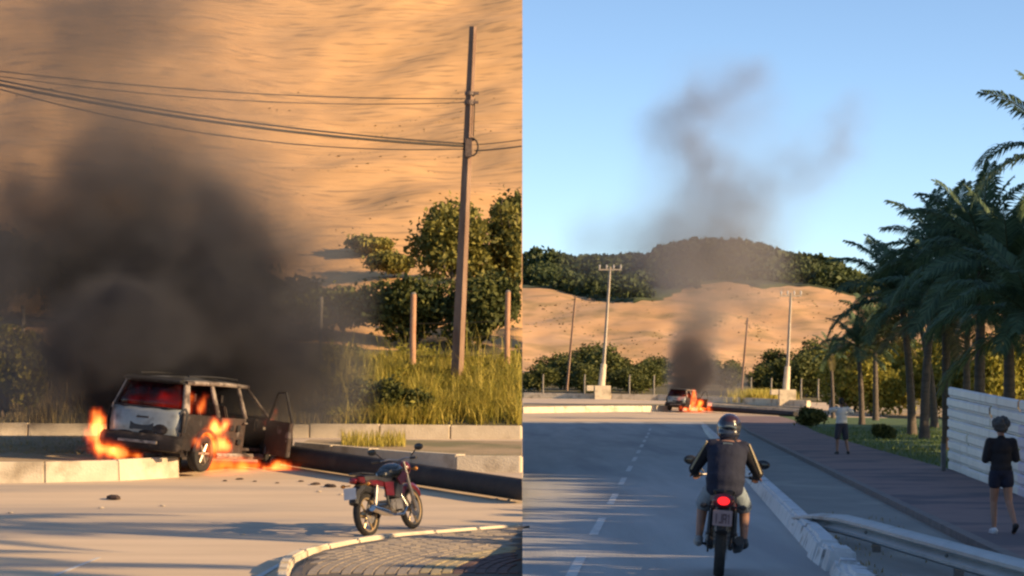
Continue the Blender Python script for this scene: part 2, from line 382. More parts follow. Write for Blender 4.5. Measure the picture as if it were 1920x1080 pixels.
def kerb_run(name, pts, hgt, wid, seg, m, label, base=None, cat='kerb'):
    """a row of kerb stones along PTS (ground points of the near face)"""
    root = empty(name, pts[0], 0); tag(root, label, cat)
    dist = [0]
    for a, b in zip(pts, pts[1:]): dist.append(dist[-1] + (Vector(b)-Vector(a)).length)
    def P(s):
        for i in range(len(pts)-1):
            if s <= dist[i+1] or i == len(pts)-2:
                k = (s-dist[i])/(dist[i+1]-dist[i]); return Vector(pts[i]).lerp(Vector(pts[i+1]), k)
    n = max(1, round(dist[-1]/seg)); L = dist[-1]/n; o0 = Vector(pts[0])
    for i in range(n):
        a = P(i*L + .008) - o0; b = P((i+1)*L - .008) - o0; t = (b-a).normalized(); nn = Vector((-t.y, t.x, 0)).normalized()
        j = random.uniform(-.012, .012); h = hgt + random.uniform(-.012, .012); sl = nn*wid*.12; dn = Vector((0, 0, -.12))
        a = a + nn*j; b = b + nn*j; up = Vector((0, 0, h))
        MB().hexa([a+dn, b+dn, b+nn*wid+dn, a+nn*wid+dn, a+up+sl, b+up+sl, b+nn*wid+up, a+nn*wid+up]).build('kerb_stone', m, root, bevel=.02)
    return root
def ga(px, py):     # ground point of the left street under a pixel
    k = (py - HZ)/F; d = (CH + 2.165)/(.05 + k); return Vector(((px-960)/F*d, d, zroad(d)))
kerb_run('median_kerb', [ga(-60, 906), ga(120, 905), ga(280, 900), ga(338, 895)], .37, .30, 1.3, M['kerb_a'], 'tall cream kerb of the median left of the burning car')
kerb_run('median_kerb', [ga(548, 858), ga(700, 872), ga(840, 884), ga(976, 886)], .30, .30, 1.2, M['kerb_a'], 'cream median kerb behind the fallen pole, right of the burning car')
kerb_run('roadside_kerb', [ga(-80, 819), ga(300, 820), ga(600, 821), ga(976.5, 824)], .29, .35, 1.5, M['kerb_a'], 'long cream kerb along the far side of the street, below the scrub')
# the median: sandy ground between its kerbs
def med(pts, name, label_h):
    mb = MB(); n = len(pts)
    mb.slab([Vector(p) + Vector((0, 0, label_h)) for p in pts], (0, 0, -.5)); return tag(mb.build(name, M['sandy']), kind='structure')
med([ga(-80, 897), ga(120, 896), ga(280, 891), ga(334, 886), ga(345, 850), ga(300, 842), ga(-80, 842)], 'median_strip', .27)
med([ga(556, 852), ga(700, 866), ga(840, 876), ga(978.5, 878), ga(978.5, 846), ga(720, 843), ga(580, 843)], 'median_strip', .2)
# lane paint and pale marks
for p in ([ga(96, 1080), ga(106, 1080), ga(190, 1046), ga(182, 1046)], [ga(474, 1084), ga(488, 1084), ga(540, 1052), ga(532, 1052)]):
    tag(MB().slab([q + Vector((0, 0, .004)) for q in p], (0, 0, .003)).build('lane_marking', M['paint']), kind='structure')
# corner pavement
edge = [(540, 1120), (543, 1084), (556, 1063), (585, 1049), (645, 1036), (740, 1021), (850, 1012), (979, 1001)]
epts = [ga(*p) for p in edge]
kr = kerb_run('pavement_kerb', epts[::-1], .15, -.16, .8, M['kerb_a'], 'white curved kerb round the corner pavement in front of the parked motorcycle')
inner = []
for i, p in enumerate(epts):
    t = (epts[min(i+1, len(epts)-1)] - epts[max(i-1, 0)]).normalized(); inner.append(p + Vector((t.y, -t.x, 0)).normalized()*.16)
cx0 = Vector((seam(30), 30, zroad(30)))
bed = [q + Vector((0, 0, .122)) for q in inner] + [Vector((seam(inner[-1].y)-.003, inner[-1].y-.02, zroad(inner[-1].y)+.122)), Vector((seam(33.5)-.003, 33.5, zroad(33.5)+.122)), Vector((inner[0].x, 33.5, zroad(33.5)+.122))]
pav = tag(MB().slab(bed, (0, 0, -.3)).build('corner_pavement', M['mortar']), kind='structure')
poly2 = [(q.x, q.y) for q in bed]
def inside(x, y):
    c = False; j = len(poly2)-1
    for i in range(len(poly2)):
        xi, yi = poly2[i]; xj, yj = poly2[j]
        if (yi > y) != (yj > y) and x < (xj-xi)*(y-yi)/(yj-yi)+xi: c = not c
        j = i
    return c
pm = {}
for k, mm in (('g', M['paver_g']), ('t', M['paver_t']), ('r', M['paver_r'])):
    me = MB().box((0, 0, 0), (.130, .266, .06)).build('paver', mm, None, bevel=.012); pm[k] = me.data; bpy.data.objects.remove(me)
fan = Vector((3.6, 35.4)); cnt = 0
rr = 2.9
while rr < 8.2:
    na = int(rr*math.pi*2/.27)
    for i in range(na):
        a = 2*math.pi*i/na + (rr*7 % .1); x = fan.x + rr*math.cos(a); y = fan.y + rr*math.sin(a)
        if x > seam(y)-.08 or y < 35.3 or not all(inside(x+dx, y+dy) for dx in (-.09, .09) for dy in (-.13, .13)): continue
        k = 'r' if rr < 4.25 else 't' if rr < 4.75 else 'g'
        o = bpy.data.objects.new('paver', pm[k]); COL.objects.link(o); o.parent = pav; cnt += 1
        o.location = (x, y, zroad(y)+.105 + random.uniform(-.003, .003)); o.rotation_euler = (Matrix.Rotation(math.atan(.05), 3, 'X') @ Matrix.Rotation(a, 3, 'Z')).to_euler()
    rr += .135
print('pavers', cnt)

# ================================================================== RIGHT PLACE: setting
rowsB = lin(20, 140, 30) + lin(145, 300, 60) + lin(304, 480, 90) + [500, 540, 620, 800, 1200, 2000, 3200]
fr = [0] + [(.004*1.16**i) for i in range(1, 36)]; fr = [x for x in fr if x < .6] + [1]
def xcol(d, t): return seam(d) + t*(.42*d + 20)
def groundB(d, t): x = xcol(d, t); return (x, d, zB(x, d) - .05)
tcols = lin(0, 1, 150)
sheet('ground', M['sandy'], rowsB, tcols, groundB)
sheet('far_street', M['asphalt_a'], lin(172, 246, 50), lin(0, 1, 30), lambda d, t: ((lambda x: (x, d, zB(x, d)+.006))(seam(d) + t*26)))
sheet('scrub_ground', M['earth'], lin(249, 296, 30), tcols, lambda d, t: ((lambda x: (x, d, zB(x, d)+.03))(xcol(d, t))))
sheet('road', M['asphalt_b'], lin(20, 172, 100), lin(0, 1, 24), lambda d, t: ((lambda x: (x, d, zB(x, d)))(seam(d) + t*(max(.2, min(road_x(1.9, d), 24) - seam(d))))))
sheet('parking_bay', M['bay'], lin(20, 205, 90), lin(0, 1, 10), lambda d, t: ((lambda x: (x, d, zB(x, d)+.004))(road_x(1.9 + t*1.9, d))))
# path with a low edging
sheet('footpath', M['path'], lin(20, 200, 90), lin(0, 1, 12), lambda d, t: ((lambda x: (x, d, zB(x, d)+.10))(road_x(3.85 + t*(2.75 + max(0, d-120)*.012), d))))
mbk = MB()
for d in lin(20, 196, 89):
    x0, x1 = road_x(3.7, d), road_x(3.7, d+2.0)
    mbk.hexa([(x0, d, -.1+zB(x0, d)), (x0+.15, d, -.1+zB(x0, d)), (x1+.15, d+1.98, -.1+zB(x1, d+2)), (x1, d+1.98, -.1+zB(x1, d+2)),
              (x0, d, .11+zB(x0, d)), (x0+.15, d, .11+zB(x0, d)), (x1+.15, d+1.98, .11+zB(x1, d+2)), (x1, d+1.98, .11+zB(x1, d+2))])
tag(mbk.build('path_edging', mat('edging_concrete', (.21, .18, .17), (.15, .135, .13), .85, scale=3)), kind='structure')
sheet('lawn', M['lawn'], lin(40, 205, 100), lin(0, 1, 40), lambda d, t: ((lambda x: (x, d, zB(x, d)+.06+.05*mn.noise((x*.6, d*.2, 0))))(road_x(6.55 + max(0, d-120)*.012 + t*30, d))))
# dashed lane line
for k in range(12):
    d0 = 28.6 + k*10.6; L = 5.4
    x0, x1 = road_x(-1.03, d0), road_x(-1.03, d0+L)
    MBq = MB().slab([(x0-.06, d0, .004+zB(x0, d0)), (x0+.06, d0, .004+zB(x0, d0)), (x1+.06, d0+L, .004+zB(x1, d0+L)), (x1-.06, d0+L, .004+zB(x1, d0+L))], (0, 0, .003))
    tag(MBq.build('lane_dash', M['paint']), kind='structure')
# white kerb between road and bay: broken stones near us
root = empty('divider_kerb', (road_x(1.8, 30), 30, 0), label='broken white painted divider kerb beside the riding motorcyclist', cat='kerb')
d = 24.2; o0 = root.location
while d < 158:
    L = 1.0 if d < 33.5 else 2.4
    for_gap = random.choice((.05, .2)) if d < 33.2 else .006
    if not (152 < d < 154):
        nr = 1 if d < 33.5 else 0; jx = random.uniform(-.04, .04)*nr; hh = .23 + random.uniform(-.03, .03)*nr - (.06 if 29 < d < 31 else 0)
        x0, x1 = road_x(1.62, d)+jx, road_x(1.62, d+L-for_gap)+jx+random.uniform(-.03, .03)*nr; wd = .38
        tl = random.uniform(-.06, .06)*nr
        q = [(x0, d, -.05), (x0+wd, d, -.05), (x1+wd, d+L-for_gap, -.05), (x1, d+L-for_gap, -.05),
             (x0+.09, d+abs(tl), hh), (x0+wd-.05, d, hh-.02), (x1+wd-.05, d+L-for_gap, hh-.02), (x1+.09, d+L-for_gap-abs(tl), hh)]
        MB().hexa([Vector(p)-o0 for p in q]).build('kerb_stone', M['kerb_w'], root, bevel=.04)
    d += L
# far kerbs at the bend
def kerb_px(name, pts, hgt, wid, seg, label):
    return kerb_run(name, [Vector((at(*p).x, p[2], zB(at(*p).x, p[2]))) for p in pts], hgt, wid, seg, M['kerb_a'], label)
kerb_px('far_median_kerb', [(981.5, 776, 205), (1120, 773, 209), (1255, 770, 214)], .45, .5, 3, 'pale median kerb at the far bend, left of the distant burning car')
kerb_px('far_median_kerb', [(1335, 764, 221), (1420, 771, 216), (1510, 778, 212)], .42, .5, 3, 'pale median kerb at the far bend, beyond the dark fallen pole')
kerb_px('far_roadside_kerb', [(981.5, 749, 245), (1250, 754, 241), (1400, 761, 236), (1512, 768, 231)], .5, .5, 4, 'long pale kerb along the far roadside below the bushes')
tag(MB().slab([at(981.5, 766, 207), at(1255, 762, 216), at(1255, 757, 226), at(981.5, 756, 224)], (0, 0, -.6)).build('far_median', M['sandy']), kind='structure')
tag(MB().slab([at(1335, 757, 222), at(1510, 770, 214), at(1515, 764, 222), at(1340, 755, 228)], (0, 0, -.6)).build('far_median', M['sandy']), kind='structure')
sheet('far_dune', M['sand_b'], lin(268, 480, 110), tcols, lambda d, t: ((lambda x: (x, d, zB(x, d)+.02))(xcol(d, t))))
def veg_edge(px): return interp([(980, 402), (1060, 398), (1110, 384), (1180, 366), (1240, 372), (1300, 392), (1360, 402), (1420, 396), (1480, 404), (1600, 398), (1920, 360)], px)
sheet('hillside', M['hillgreen'], lin(360, 560, 80), tcols, lambda d, t: ((lambda x: (x, d, zB(x, d) + (.35 if d > veg_edge(960 + x/d*F) else -2.0)))(xcol(d, t))))

# ================================================================== vegetation
def clip_mesh_seam(v, f, off, side):
    c = v[f].mean(1) + np.array(off)
    ex = v[f][:, :, 0].max(1)+off[0] if side < 0 else v[f][:, :, 0].min(1)+off[0]
    ok = ex < SEAM*c[:, 1]-.01 if side < 0 else ex > SEAM*c[:, 1]+.01
    return f[ok]
def limb(mb, a, b, r0, r1, bend=.15, n=6):
    a, b = Vector(a), Vector(b); k = (b-a).length*bend; off = Vector((random.uniform(-k, k), random.uniform(-k, k), 0))
    mb.tube([a, a.lerp(b, .33)+off*.7, a.lerp(b, .66)+off, b], [r0, r0*.75+r1*.25, r0*.4+r1*.6, r1], n)
def leafy(name, loc, rx, ry, rz, nl, nleaf, size, lm, label, cat, group=None, trunk=.06, k=(.28, .48), side=0, stem_h=None, twigs=0):
    """a tree or bush: trunk with limbs, crown of leaves"""
    lb = lobes_in(rx, ry, rz, nl, k); h0 = stem_h or 0
    lb = [(a, b, c+h0, d_, e, f_) for a, b, c, d_, e, f_ in lb]
    p, u = clump_points(lb, nleaf); j = RNG.random(len(p)) < .15
    p[j] += u[j]*RNG.uniform(.05, .25, (j.sum(), 1))*np.array([rx, ry, rz])
    p = p[p[:, 2] > .03]; v, f = leaf_quads(p, size)
    if side: f = clip_mesh_seam(v, f, loc, side)
    root = empty(name, loc); tag(root, label, cat, group)
    link_mesh('crown', np_mesh('crown', v, f), lm, root)
    mb = MB(); limb(mb, (0, 0, -.25), (0, 0, h0 + rz*.8), trunk, trunk*.5)
    for a in lb[:7]:
        e = Vector(a[:3])
        if side and (e.x+loc[0])*-side < SEAM*(e.y+loc[1])*-side: continue
        limb(mb, (0, 0, h0*.7 + rz*.25), e, trunk*.5, trunk*.15)
    for _ in range(twigs):
        a = random.choice(lb); q = Vector(a[:3]); e = q + Vector((random.uniform(-.3, .3), -.3, random.uniform(.5, 1.0)))*rz*.5
        if side and (max(e.x, q.x)+loc[0]) > SEAM*loc[1] - .1: continue
        limb(mb, q - Vector((0, .2, rz*.3)), e, trunk*.3, trunk*.12)
    if side < 0: mb.v = [(min(x, SEAM*(y+loc[1])-.02-loc[0]), y, z) for x, y, z in mb.v]
    mb.build('trunk', M['bark'], root, smooth=True)
    return root
def gl(px, d, dz=0):    # ground point of the left bank
    x = (px-960)/F*d; return Vector((x, d, zbank(x, d)+dz))
# --- left place
leafy('scrub_tree', gl(845, 73, -.05), 1.25, 1.2, 1.25, 22, 9000, .085, M['lf_tree'], 'olive green tree with bare pale branches beside the utility pole, below the dune', 'tree', trunk=.09, side=-1, stem_h=.9, twigs=8)
leafy('scrub_tree', gl(948, 74, -.05), 1.0, 1.0, 1.25, 18, 6000, .085, M['lf_tree'], 'scraggly olive tree right of the utility pole, crown thinner than its neighbour', 'tree', trunk=.07, side=-1, stem_h=.6, twigs=10)
leafy('scrub_bush', gl(770, 71, -.05), 1.5, .9, .95, 20, 7500, .08, M['lf_bush'], 'dark bush behind the fence post left of the utility pole', 'bush', side=-1)
leafy('scrub_bush', gl(905, 70.5, -.05), 1.1, .8, 1.05, 18, 7000, .08, M['lf_bush'], 'dark bush behind the utility pole base', 'bush', side=-1)
leafy('scrub_bush', gl(975, 78, 0), .9, .8, 1.5, 14, 3500, .09, M['lf_bush'], 'shaded bush at the right edge of the dune picture', 'bush', side=-1)
for i, (px, d, rx, rz) in enumerate([(640, 72, 1.2, .75), (545, 74, 1.3, .8), (440, 74, 1.4, .9), (330, 73, 1.4, 1.0), (215, 73, 1.4, 1.05), (110, 72, 1.3, 1.1), (5, 74, 1.5, 1.3)]):
    leafy('scrub_bush', gl(px, d, -.05), rx, 1.0, rz, 16, 3800, .09, M['lf_bush'], 'dark bush in the row half hidden behind the black smoke', 'bush', 'bushes behind the smoke')
for (px, d, rx, rz, lb) in ((735, 79, .8, .5, 'low scrub bush on the sand left of the olive tree'), (690, 82, .8, .38, 'flat scrub patch half way down the edge of the dune'), (600, 76, 1.0, .5, 'bush at the lower edge of the sand beside the smoke')):
    leafy('dune_scrub_bush', gl(px, d, -.1), rx, .8, rz, 12, 2200, .08, M['lf_tree'], lb, 'bush', side=-1, trunk=.03)
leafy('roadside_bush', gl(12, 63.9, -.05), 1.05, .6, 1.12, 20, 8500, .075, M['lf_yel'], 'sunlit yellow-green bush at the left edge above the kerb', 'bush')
leafy('roadside_bush', gl(705, 64.0, -.1), .75, .45, .52, 16, 4500, .06, M['lf_bush'], 'low dark green shrub above the kerb right of the smoke', 'bush')
leafy('roadside_bush', gl(775, 63.9, -.1), .55, .35, .36, 12, 2800, .06, M['lf_bush'], 'smallest dark shrub above the kerb, below the rusty fence post', 'bush')
def grass(name, pts, h, wd, m, label, lean=.35, side=0):
    v, f = blades(np.array(pts), h, wd, lean)
    if side: f = clip_mesh_seam(v, f, (0, 0, 0), side)
    o = link_mesh(name, np_mesh(name, v, f), m); return tag(o, label, 'grass', kind='stuff')
def scatter_bank(n, px0, px1, d0, d1, dens=None):
    out = []
    while len(out) < n:
        px = random.uniform(px0, px1); d = random.uniform(d0, d1); x = (px-960)/F*d
        if dens and random.random() > dens(px, d, x): continue
        out.append((x, d, zbank(x, d)-.02))
    return out
cl = lambda px, d, x: max(.05, .55 + 1.1*mn.noise((x*1.3, d*1.1, 4)))
grass('tall_grass', scatter_bank(15000, 640, 982, 63.25, 68.5, lambda px, d, x: cl(px, d, x)*min(1, max(.1, (px-610)/130))), .42, .026, M['grass_y'], 'tall yellow-green grass on the bank round the utility pole', 1.1, side=-1)
grass('tall_grass_stalks', scatter_bank(420, 600, 982, 63.3, 69, cl), 1.0, .016, M['grass_y'], 'tall thin stalks standing out of the yellow-green grass', .7, side=-1)
wd = []; ww = []
for _ in range(330):
    px = random.uniform(600, 990); d = random.uniform(63.4, 69.5); x = (px-960)/F*d
    if random.random() > cl(px, d, x): continue
    r = random.uniform(.12, .34); n_ = int(90*r/.25); u = unit(n_); u[:, 2] = np.abs(u[:, 2])*1.5
    wd.append(np.array([x, d, zbank(x, d)]) + u*r*RNG.uniform(.3, 1.05, (n_, 1)))
wd = np.concatenate(wd); v_, f_ = leaf_quads(wd, .055, elong=2.4); f_ = clip_mesh_seam(v_, f_, (0, 0, 0), -1)
tag(link_mesh('bank_weeds', np_mesh('bank_weeds', v_, f_), M['lf_yel']), 'leafy yellow-green weeds tangled through the tall grass on the bank', 'weeds', kind='stuff')
grass('dry_grass', scatter_bank(5000, -40, 640, 63.2, 66.5, cl), .28, .02, M['grass_d'], 'dry straw-coloured grass above the far kerb on the left')
tp = []
while len(tp) < 1500:
    px = random.uniform(-60, 985); d = 76 + 26*random.random()**1.8; x = (px-960)/F*d
    if mn.noise((x*.32 + d*.12, d*1.0, 6)) + .35*mn.noise((x*.2, d*.12, 2)) < .22 - .25*max(0, 1-(d-76)/10): continue
    tp.append((x, d, zbank(x, d)-.02))
grass('dune_tufts', tp, .045, .10, M['tuft'], 'sparse brown grass tufts scattered over the sunlit dune', 1.6, side=-1)
def med_pts(n, px0, px1, py0, py1, z):
    out = []
    for _ in range(n):
        g = ga(random.uniform(px0, px1), random.uniform(py0, py1)); out.append((g.x, g.y, g.z+z))
    return out
grass('median_weeds', med_pts(700, 640, 760, 848, 858, .18), .28, .014, M['grass_y'], 'thin yellow weeds growing on the median behind the fallen pole', .5)
grass('median_dry_grass', med_pts(1600, -30, 330, 844, 880, .25), .07, .016, M['grass_d'], 'short dry grass on the sandy median left of the car', .6)
# --- right place: bushes at the foot of the far dune
def gb(px, d, dz=0): x = (px-960)/F*d; return Vector((x, d, zB(x, d)+dz))
protos = []
for i in range(4):
    protos.append((leafy('dune_bush', (0, 0, -60), 2.4, 2.0, 1.75+.25*i, 20, 4200, .17, M['lf_bush'], 'x', 'bush', trunk=.1), i))
def place_bush(k, px, d, s, label, group=None, sz=1, rz=None):
    o = copy_tree(protos[k % 4][0]); o.location = gb(px, d, -.1); o.scale = (s, s, s*sz); o.rotation_euler.z = random.uniform(0, 6.28) if rz is None else rz
    o['label'] = label; o['category'] = 'bush'
    if group: o['group'] = group
    return o
xs = [(1010, 262, 1.0, .72), (1060, 268, 1.0, .75), (1095, 258, .9, .7), (1135, 266, 1.15, .75), (1180, 259, 1.0, .7), (1215, 265, 1.0, .72), (1045, 280, 1.1, .7), (1110, 284, 1.2, .72), (1165, 282, 1.1, .72), (1230, 279, 1.0, .75)]
for i, (px, d, s, sz) in enumerate(xs): place_bush(i, px, d, s, 'dark bush in the row below the far dune, left of the smoke column', 'bushes left of the far smoke', sz)
xs = [(1440, 266, .9, .8), (1475, 262, 1.0, .8), (1510, 258, 1.0, .85), (1545, 262, 1.0, .85), (1585, 258, .95, .9), (1460, 284, 1.1, .75), (1525, 281, 1.2, .8), (1575, 284, 1.1, .8)]
for i, (px, d, s, sz) in enumerate(xs): place_bush(i+1, px, d, s, 'dark bush in the row below the far dune, right of the smoke column', 'bushes right of the far smoke', sz)
place_bush(2, 1092, 296, .75, 'lone round bush standing on the sand behind the left utility poles', None, .9)
for i, (px, d, s) in enumerate([(1370, 275, .8), (1330, 280, .7)]): place_bush(i, px, d, s, 'bush veiled by grey smoke right of the distant burning car', 'bushes veiled by smoke')
pts = []
for _ in range(2500):
    px = random.gauss(1428, 24); d = random.uniform(236, 246); x = (px-960)/F*d; pts.append((x, d, zB(x, d)+.1))
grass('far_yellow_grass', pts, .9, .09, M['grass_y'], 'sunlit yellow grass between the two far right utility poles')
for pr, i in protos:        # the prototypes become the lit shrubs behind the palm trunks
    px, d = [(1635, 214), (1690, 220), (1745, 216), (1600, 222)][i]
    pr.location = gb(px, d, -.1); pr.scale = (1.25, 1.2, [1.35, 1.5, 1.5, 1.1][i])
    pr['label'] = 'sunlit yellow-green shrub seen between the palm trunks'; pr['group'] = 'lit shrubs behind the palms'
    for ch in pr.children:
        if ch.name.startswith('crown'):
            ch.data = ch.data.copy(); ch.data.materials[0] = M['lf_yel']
for i, (px, d) in enumerate([(1800, 214), (1850, 210), (1905, 212)]):
    o = copy_tree(protos[i][0]); o.location = gb(px, d, -.1); o.rotation_euler.z = i+1.0
# low dark shrubs on the lawn
leafy('lawn_shrub', gb(1522, 150, 0), .85, .8, .62, 14, 3200, .09, M['lf_bush'], 'dark green shrub beside the footpath left of the walking man', 'bush')
leafy('lawn_shrub', gb(1655, 117, 0), .55, .5, .36, 12, 2400, .07, M['lf_bush'], 'small dark shrub on the lawn under the palms', 'bush')
pts = []
while len(pts) < 9000:
    d = random.uniform(60, 150); u = random.uniform(6.6+max(0, d-120)*.012, 20); x = road_x(u, d)
    if x/d > .185: continue
    pts.append((x, d, zB(x, d)+.05))
grass('lawn_grass', pts, .10, .03, M['lawnblade'], 'short green lawn grass right of the footpath', .6)
pts = []
for _ in range(700):
    d = random.uniform(26, 46); u = random.choice([random.gauss(2.12, .06), random.uniform(2.1, 3.4)]); x = road_x(u, d); 
    if mn.noise((x*1.5, d*.8, 3)) > .05: pts.append((x, d, .004))
grass('bay_weeds', pts, .05, .015, M['grass_d'], 'thin weeds in the cracks of the parking bay by the white kerb', .8)
# woodland on the hills
vs = []; fs = []; off = 0; n = 0
while n < 520:
    px = random.uniform(975, 1640); d = random.uniform(364, 486) if n > 150 else random.uniform(452, 486); x = (px-960)/F*d
    if d < veg_edge(px) + 3 or x < seam(d)+1.5: continue
    r = random.uniform(1.2, 2.6)*(1.5 if d > 450 else 1); z = zB(x, d)
    q = unit(260); q[:, 2] = np.abs(q[:, 2])*1.0 - .25
    c = np.array([x, d, z+r*.35]) + q*r*np.array([1.15, 1, .95])*RNG.uniform(.75, 1.05, (260, 1))
    v, f = leaf_quads(c, r*.19); vs.append(v); fs.append(f+off); off += len(v); n += 1
tag(link_mesh('hill_woodland', np_mesh('hill_woodland', np.concatenate(vs), np.concatenate(fs)), M['wood']), 'dense dark green scrub woodland covering the hills behind the dune', 'woodland', kind='stuff')

pts = []
while len(pts) < 500:
    px = random.uniform(982, 1600); d = random.uniform(300, 395); x = (px-960)/F*d
    if mn.noise((x*.12, d*.05, 8)) + random.uniform(-.3, .3) > .12: pts.append((x, d, zB(x, d)))
grass('far_dune_scrub', pts, .14, .35, M['tuft'], 'low brownish scrub dotted over the far sand dune', 1.4, side=1)
# ------------------------------------------------------------------ palms
def frond_mesh(L, a0, droop, nleaf=46, wmul=1.0):
    pts = []; a = a0; p = Vector((0, 0, 0)); n = 10
    for i in range(n+1):
        pts.append(p.copy()); a -= droop/n*(.5+i/n); p = p + Vector((math.cos(a), 0, math.sin(a)))*L/n
    mb = MB(); mb.tube(pts, [.035*L/2.8*(1-.85*i/n) for i in range(n+1)], 5)
    rm = (mb.v, mb.f); vs = []; fs = []
    for k in range(nleaf):
        t = .12 + .88*k/(nleaf-1); i = min(n-1, int(t*n)); q = pts[i].lerp(pts[i+1], t*n-i); tg = (pts[i+1]-pts[i]).normalized()
        up = Vector((-tg.z, 0, tg.x)); ll = L*.30*math.sin(math.pi*min(1, .18+t*.72))**.8*random.uniform(.85, 1.1)*wmul
        for s in (-1, 1):
            dr = (Vector((0, s, 0))*.8 + tg*(.45+.5*t) + up*random.uniform(.05, .3)).normalized(); e1 = q + dr*ll*.5
            e2 = q + dr*ll*.92 + Vector((0, 0, -ll*random.uniform(.22, .5))); wv = tg*(.038*L/2.8); o = len(vs)
            vs += [q-wv*.5, q+wv*.5, e1+wv, e1-wv, e2]; fs += [(o, o+1, o+2), (o, o+2, o+3), (o+3, o+2, o+4)]
    return rm, np_mesh('frond', [tuple(v) for v in vs], fs)
FR = []
for a0, dr in ((1.4, .7), (1.15, .95), (.92, 1.1), (.68, 1.2), (.42, 1.25), (.12, 1.15), (-.3, .7)):
    rm, lm_ = frond_mesh(2.8, a0, dr); lm_.materials.append(M['frond'])
    me = bpy.data.meshes.new('midrib'); me.from_pydata(rm[0], [], rm[1]); me.materials.append(M['rachis']); FR.append((lm_, me))
dead = FR[-1][0].copy(); dead.materials[0] = M['deadfrond']
def palm(base, H, s, label, lean=(0, 0), nf=22, group=None):
    root = empty('palm_tree', base); tag(root, label, 'palm tree', group)
    tx, ty = lean; mb = MB(); n = 9; pts = []; rad = []
    for i in range(n):
        t = i/(n-1); pts.append((tx*t*t, ty*t*t, H*t-.1*(1-t))); rad.append(.15*s**.5*(1.25-.5*t) if i else .24*s**.5)
    mb.tube(pts, rad, 10)
    for i in range(int(H/.28)):
        t = (i+.5)*.28/H; mb.tube([(tx*t*t, ty*t*t, H*t), (tx*t*t, ty*t*t, H*t+.05)], .15*s**.5*(1.3-.5*t), 10)
    mb.build('trunk', M['palmbark'], root, smooth=True)
    for i in range(nf):
        k = min(len(FR)-1, int(i/nf*len(FR))); fm = FR[k][0] if not (k == 6 and i % 2) else dead
        f = bpy.data.objects.new('frond', fm); COL.objects.link(f); f.parent = root
        f.location = (tx, ty, H-.05-.02*k); f.rotation_euler = (random.uniform(-.25, .25), random.uniform(-.1, .1), i*2.399+random.uniform(-.25, .25)); sc = s*random.uniform(.85, 1.12); f.scale = (sc, sc, sc)
        r_ = bpy.data.objects.new('midrib', FR[k][1]); COL.objects.link(r_); r_.parent = f
    return root
def palm_px(px, d, cy, s, label, cpx=None, nf=22):
    b = gb(px, d, 0); H = CH + (HZ-cy)/F*d - b.z; lx = ((cpx or px)-px)/F*d
    return palm(b, H, s, label, (lx, 0), nf)
palm_px(1562, 200, 660, .55, 'smallest far palm, standing alone left of the grove', 1557, 16)
palm_px(1616, 160, 648, .85, 'slender palm at the left end of the grove behind the walking man', 1608, 20)
palm_px(1642, 178, 618, 1.05, 'thin palm, second from the left end of the grove', 1640, 22)
palm_px(1710, 128, 555, 1.2, 'palm with a slim dark trunk, left of a close pair', 1688, 22)
palm_px(1733, 118, 480, 1.15, 'palm with a slim dark trunk, right of a close pair', 1762, 23)
palm_px(1776, 96, 575, .95, 'thick-trunked palm standing next to the white hoarding', 1772, 26)
palm_px(1836, 90, 470, 1.05, 'palm rising behind the left part of the white hoarding', 1842, 23)
palm_px(1893, 84, 520, 1.1, 'dense dark palm behind the white hoarding above the woman', 1890, 25)
palm_px(1752, 150, 590, 1.1, 'palm with a sunlit trunk deeper in the grove', 1720, 20)
palm_px(1812, 135, 570, 1.15, 'palm deeper in the grove, seen above the hoarding', 1815, 21)
palm_px(1935, 78, 590, 1.0, 'low palm cut by the right edge of the picture', 1935, 24)
palm_px(2010, 66, 275, .80, 'near palm whose fronds enter at the top right corner', 1985, 15)
# unseen trees added right of the frame, heights set to shade the near road
shade = leafy('added_shade_tree', (15.5, 12, 0), 2.6, 2.6, 1.55, 26, 2600, .34, M['lf_bush'], 'dense unseen tree added beyond the right edge of the picture to cast shade', 'tree', 'added shade trees right of the picture', trunk=.16, stem_h=1.1, k=(.3, .5))
TE = SUN.z/math.hypot(SUN.x, SUN.y); HX = SUN.x/math.hypot(SUN.x, SUN.y); SY = -LDIR.y/LDIR.x
def shade_row(dt, x, wide=1.0):
    land = dt + x*SY; top = x/HX*TE + interp([(48, .12), (56, -.3), (64, -.1), (70, .7), (80, 2.6), (110, 5.0)], land)
    o = copy_tree(shade); o.location = (x, dt, 0); o.rotation_euler.z = random.uniform(0, 6.28); o.scale = (wide, wide, top/4.45*random.uniform(.97, 1.03))
for d in range(-6, 66, 3): shade_row(d, max(15.0, .178*d + 6) + random.uniform(-.7, .7))
for d in range(64, 150, 5): shade_row(d, .178*d + 9 + random.uniform(-1, 1), 1.5)
shade.location = (18, -10, 0)
for (x, d, h_, s_) in ((14.5, 27, 8.6, 1.0), (17, 31.5, 9.4, 1.0)):  # unseen palms added for their shadow streaks on the left street
    palm(Vector((x, d, 0)), h_, s_, 'tall unseen palm added beyond the right edge of the picture to cast streaks over the left street', (random.uniform(-.6, .6), 0), 18, 'added tall palms right of the picture')

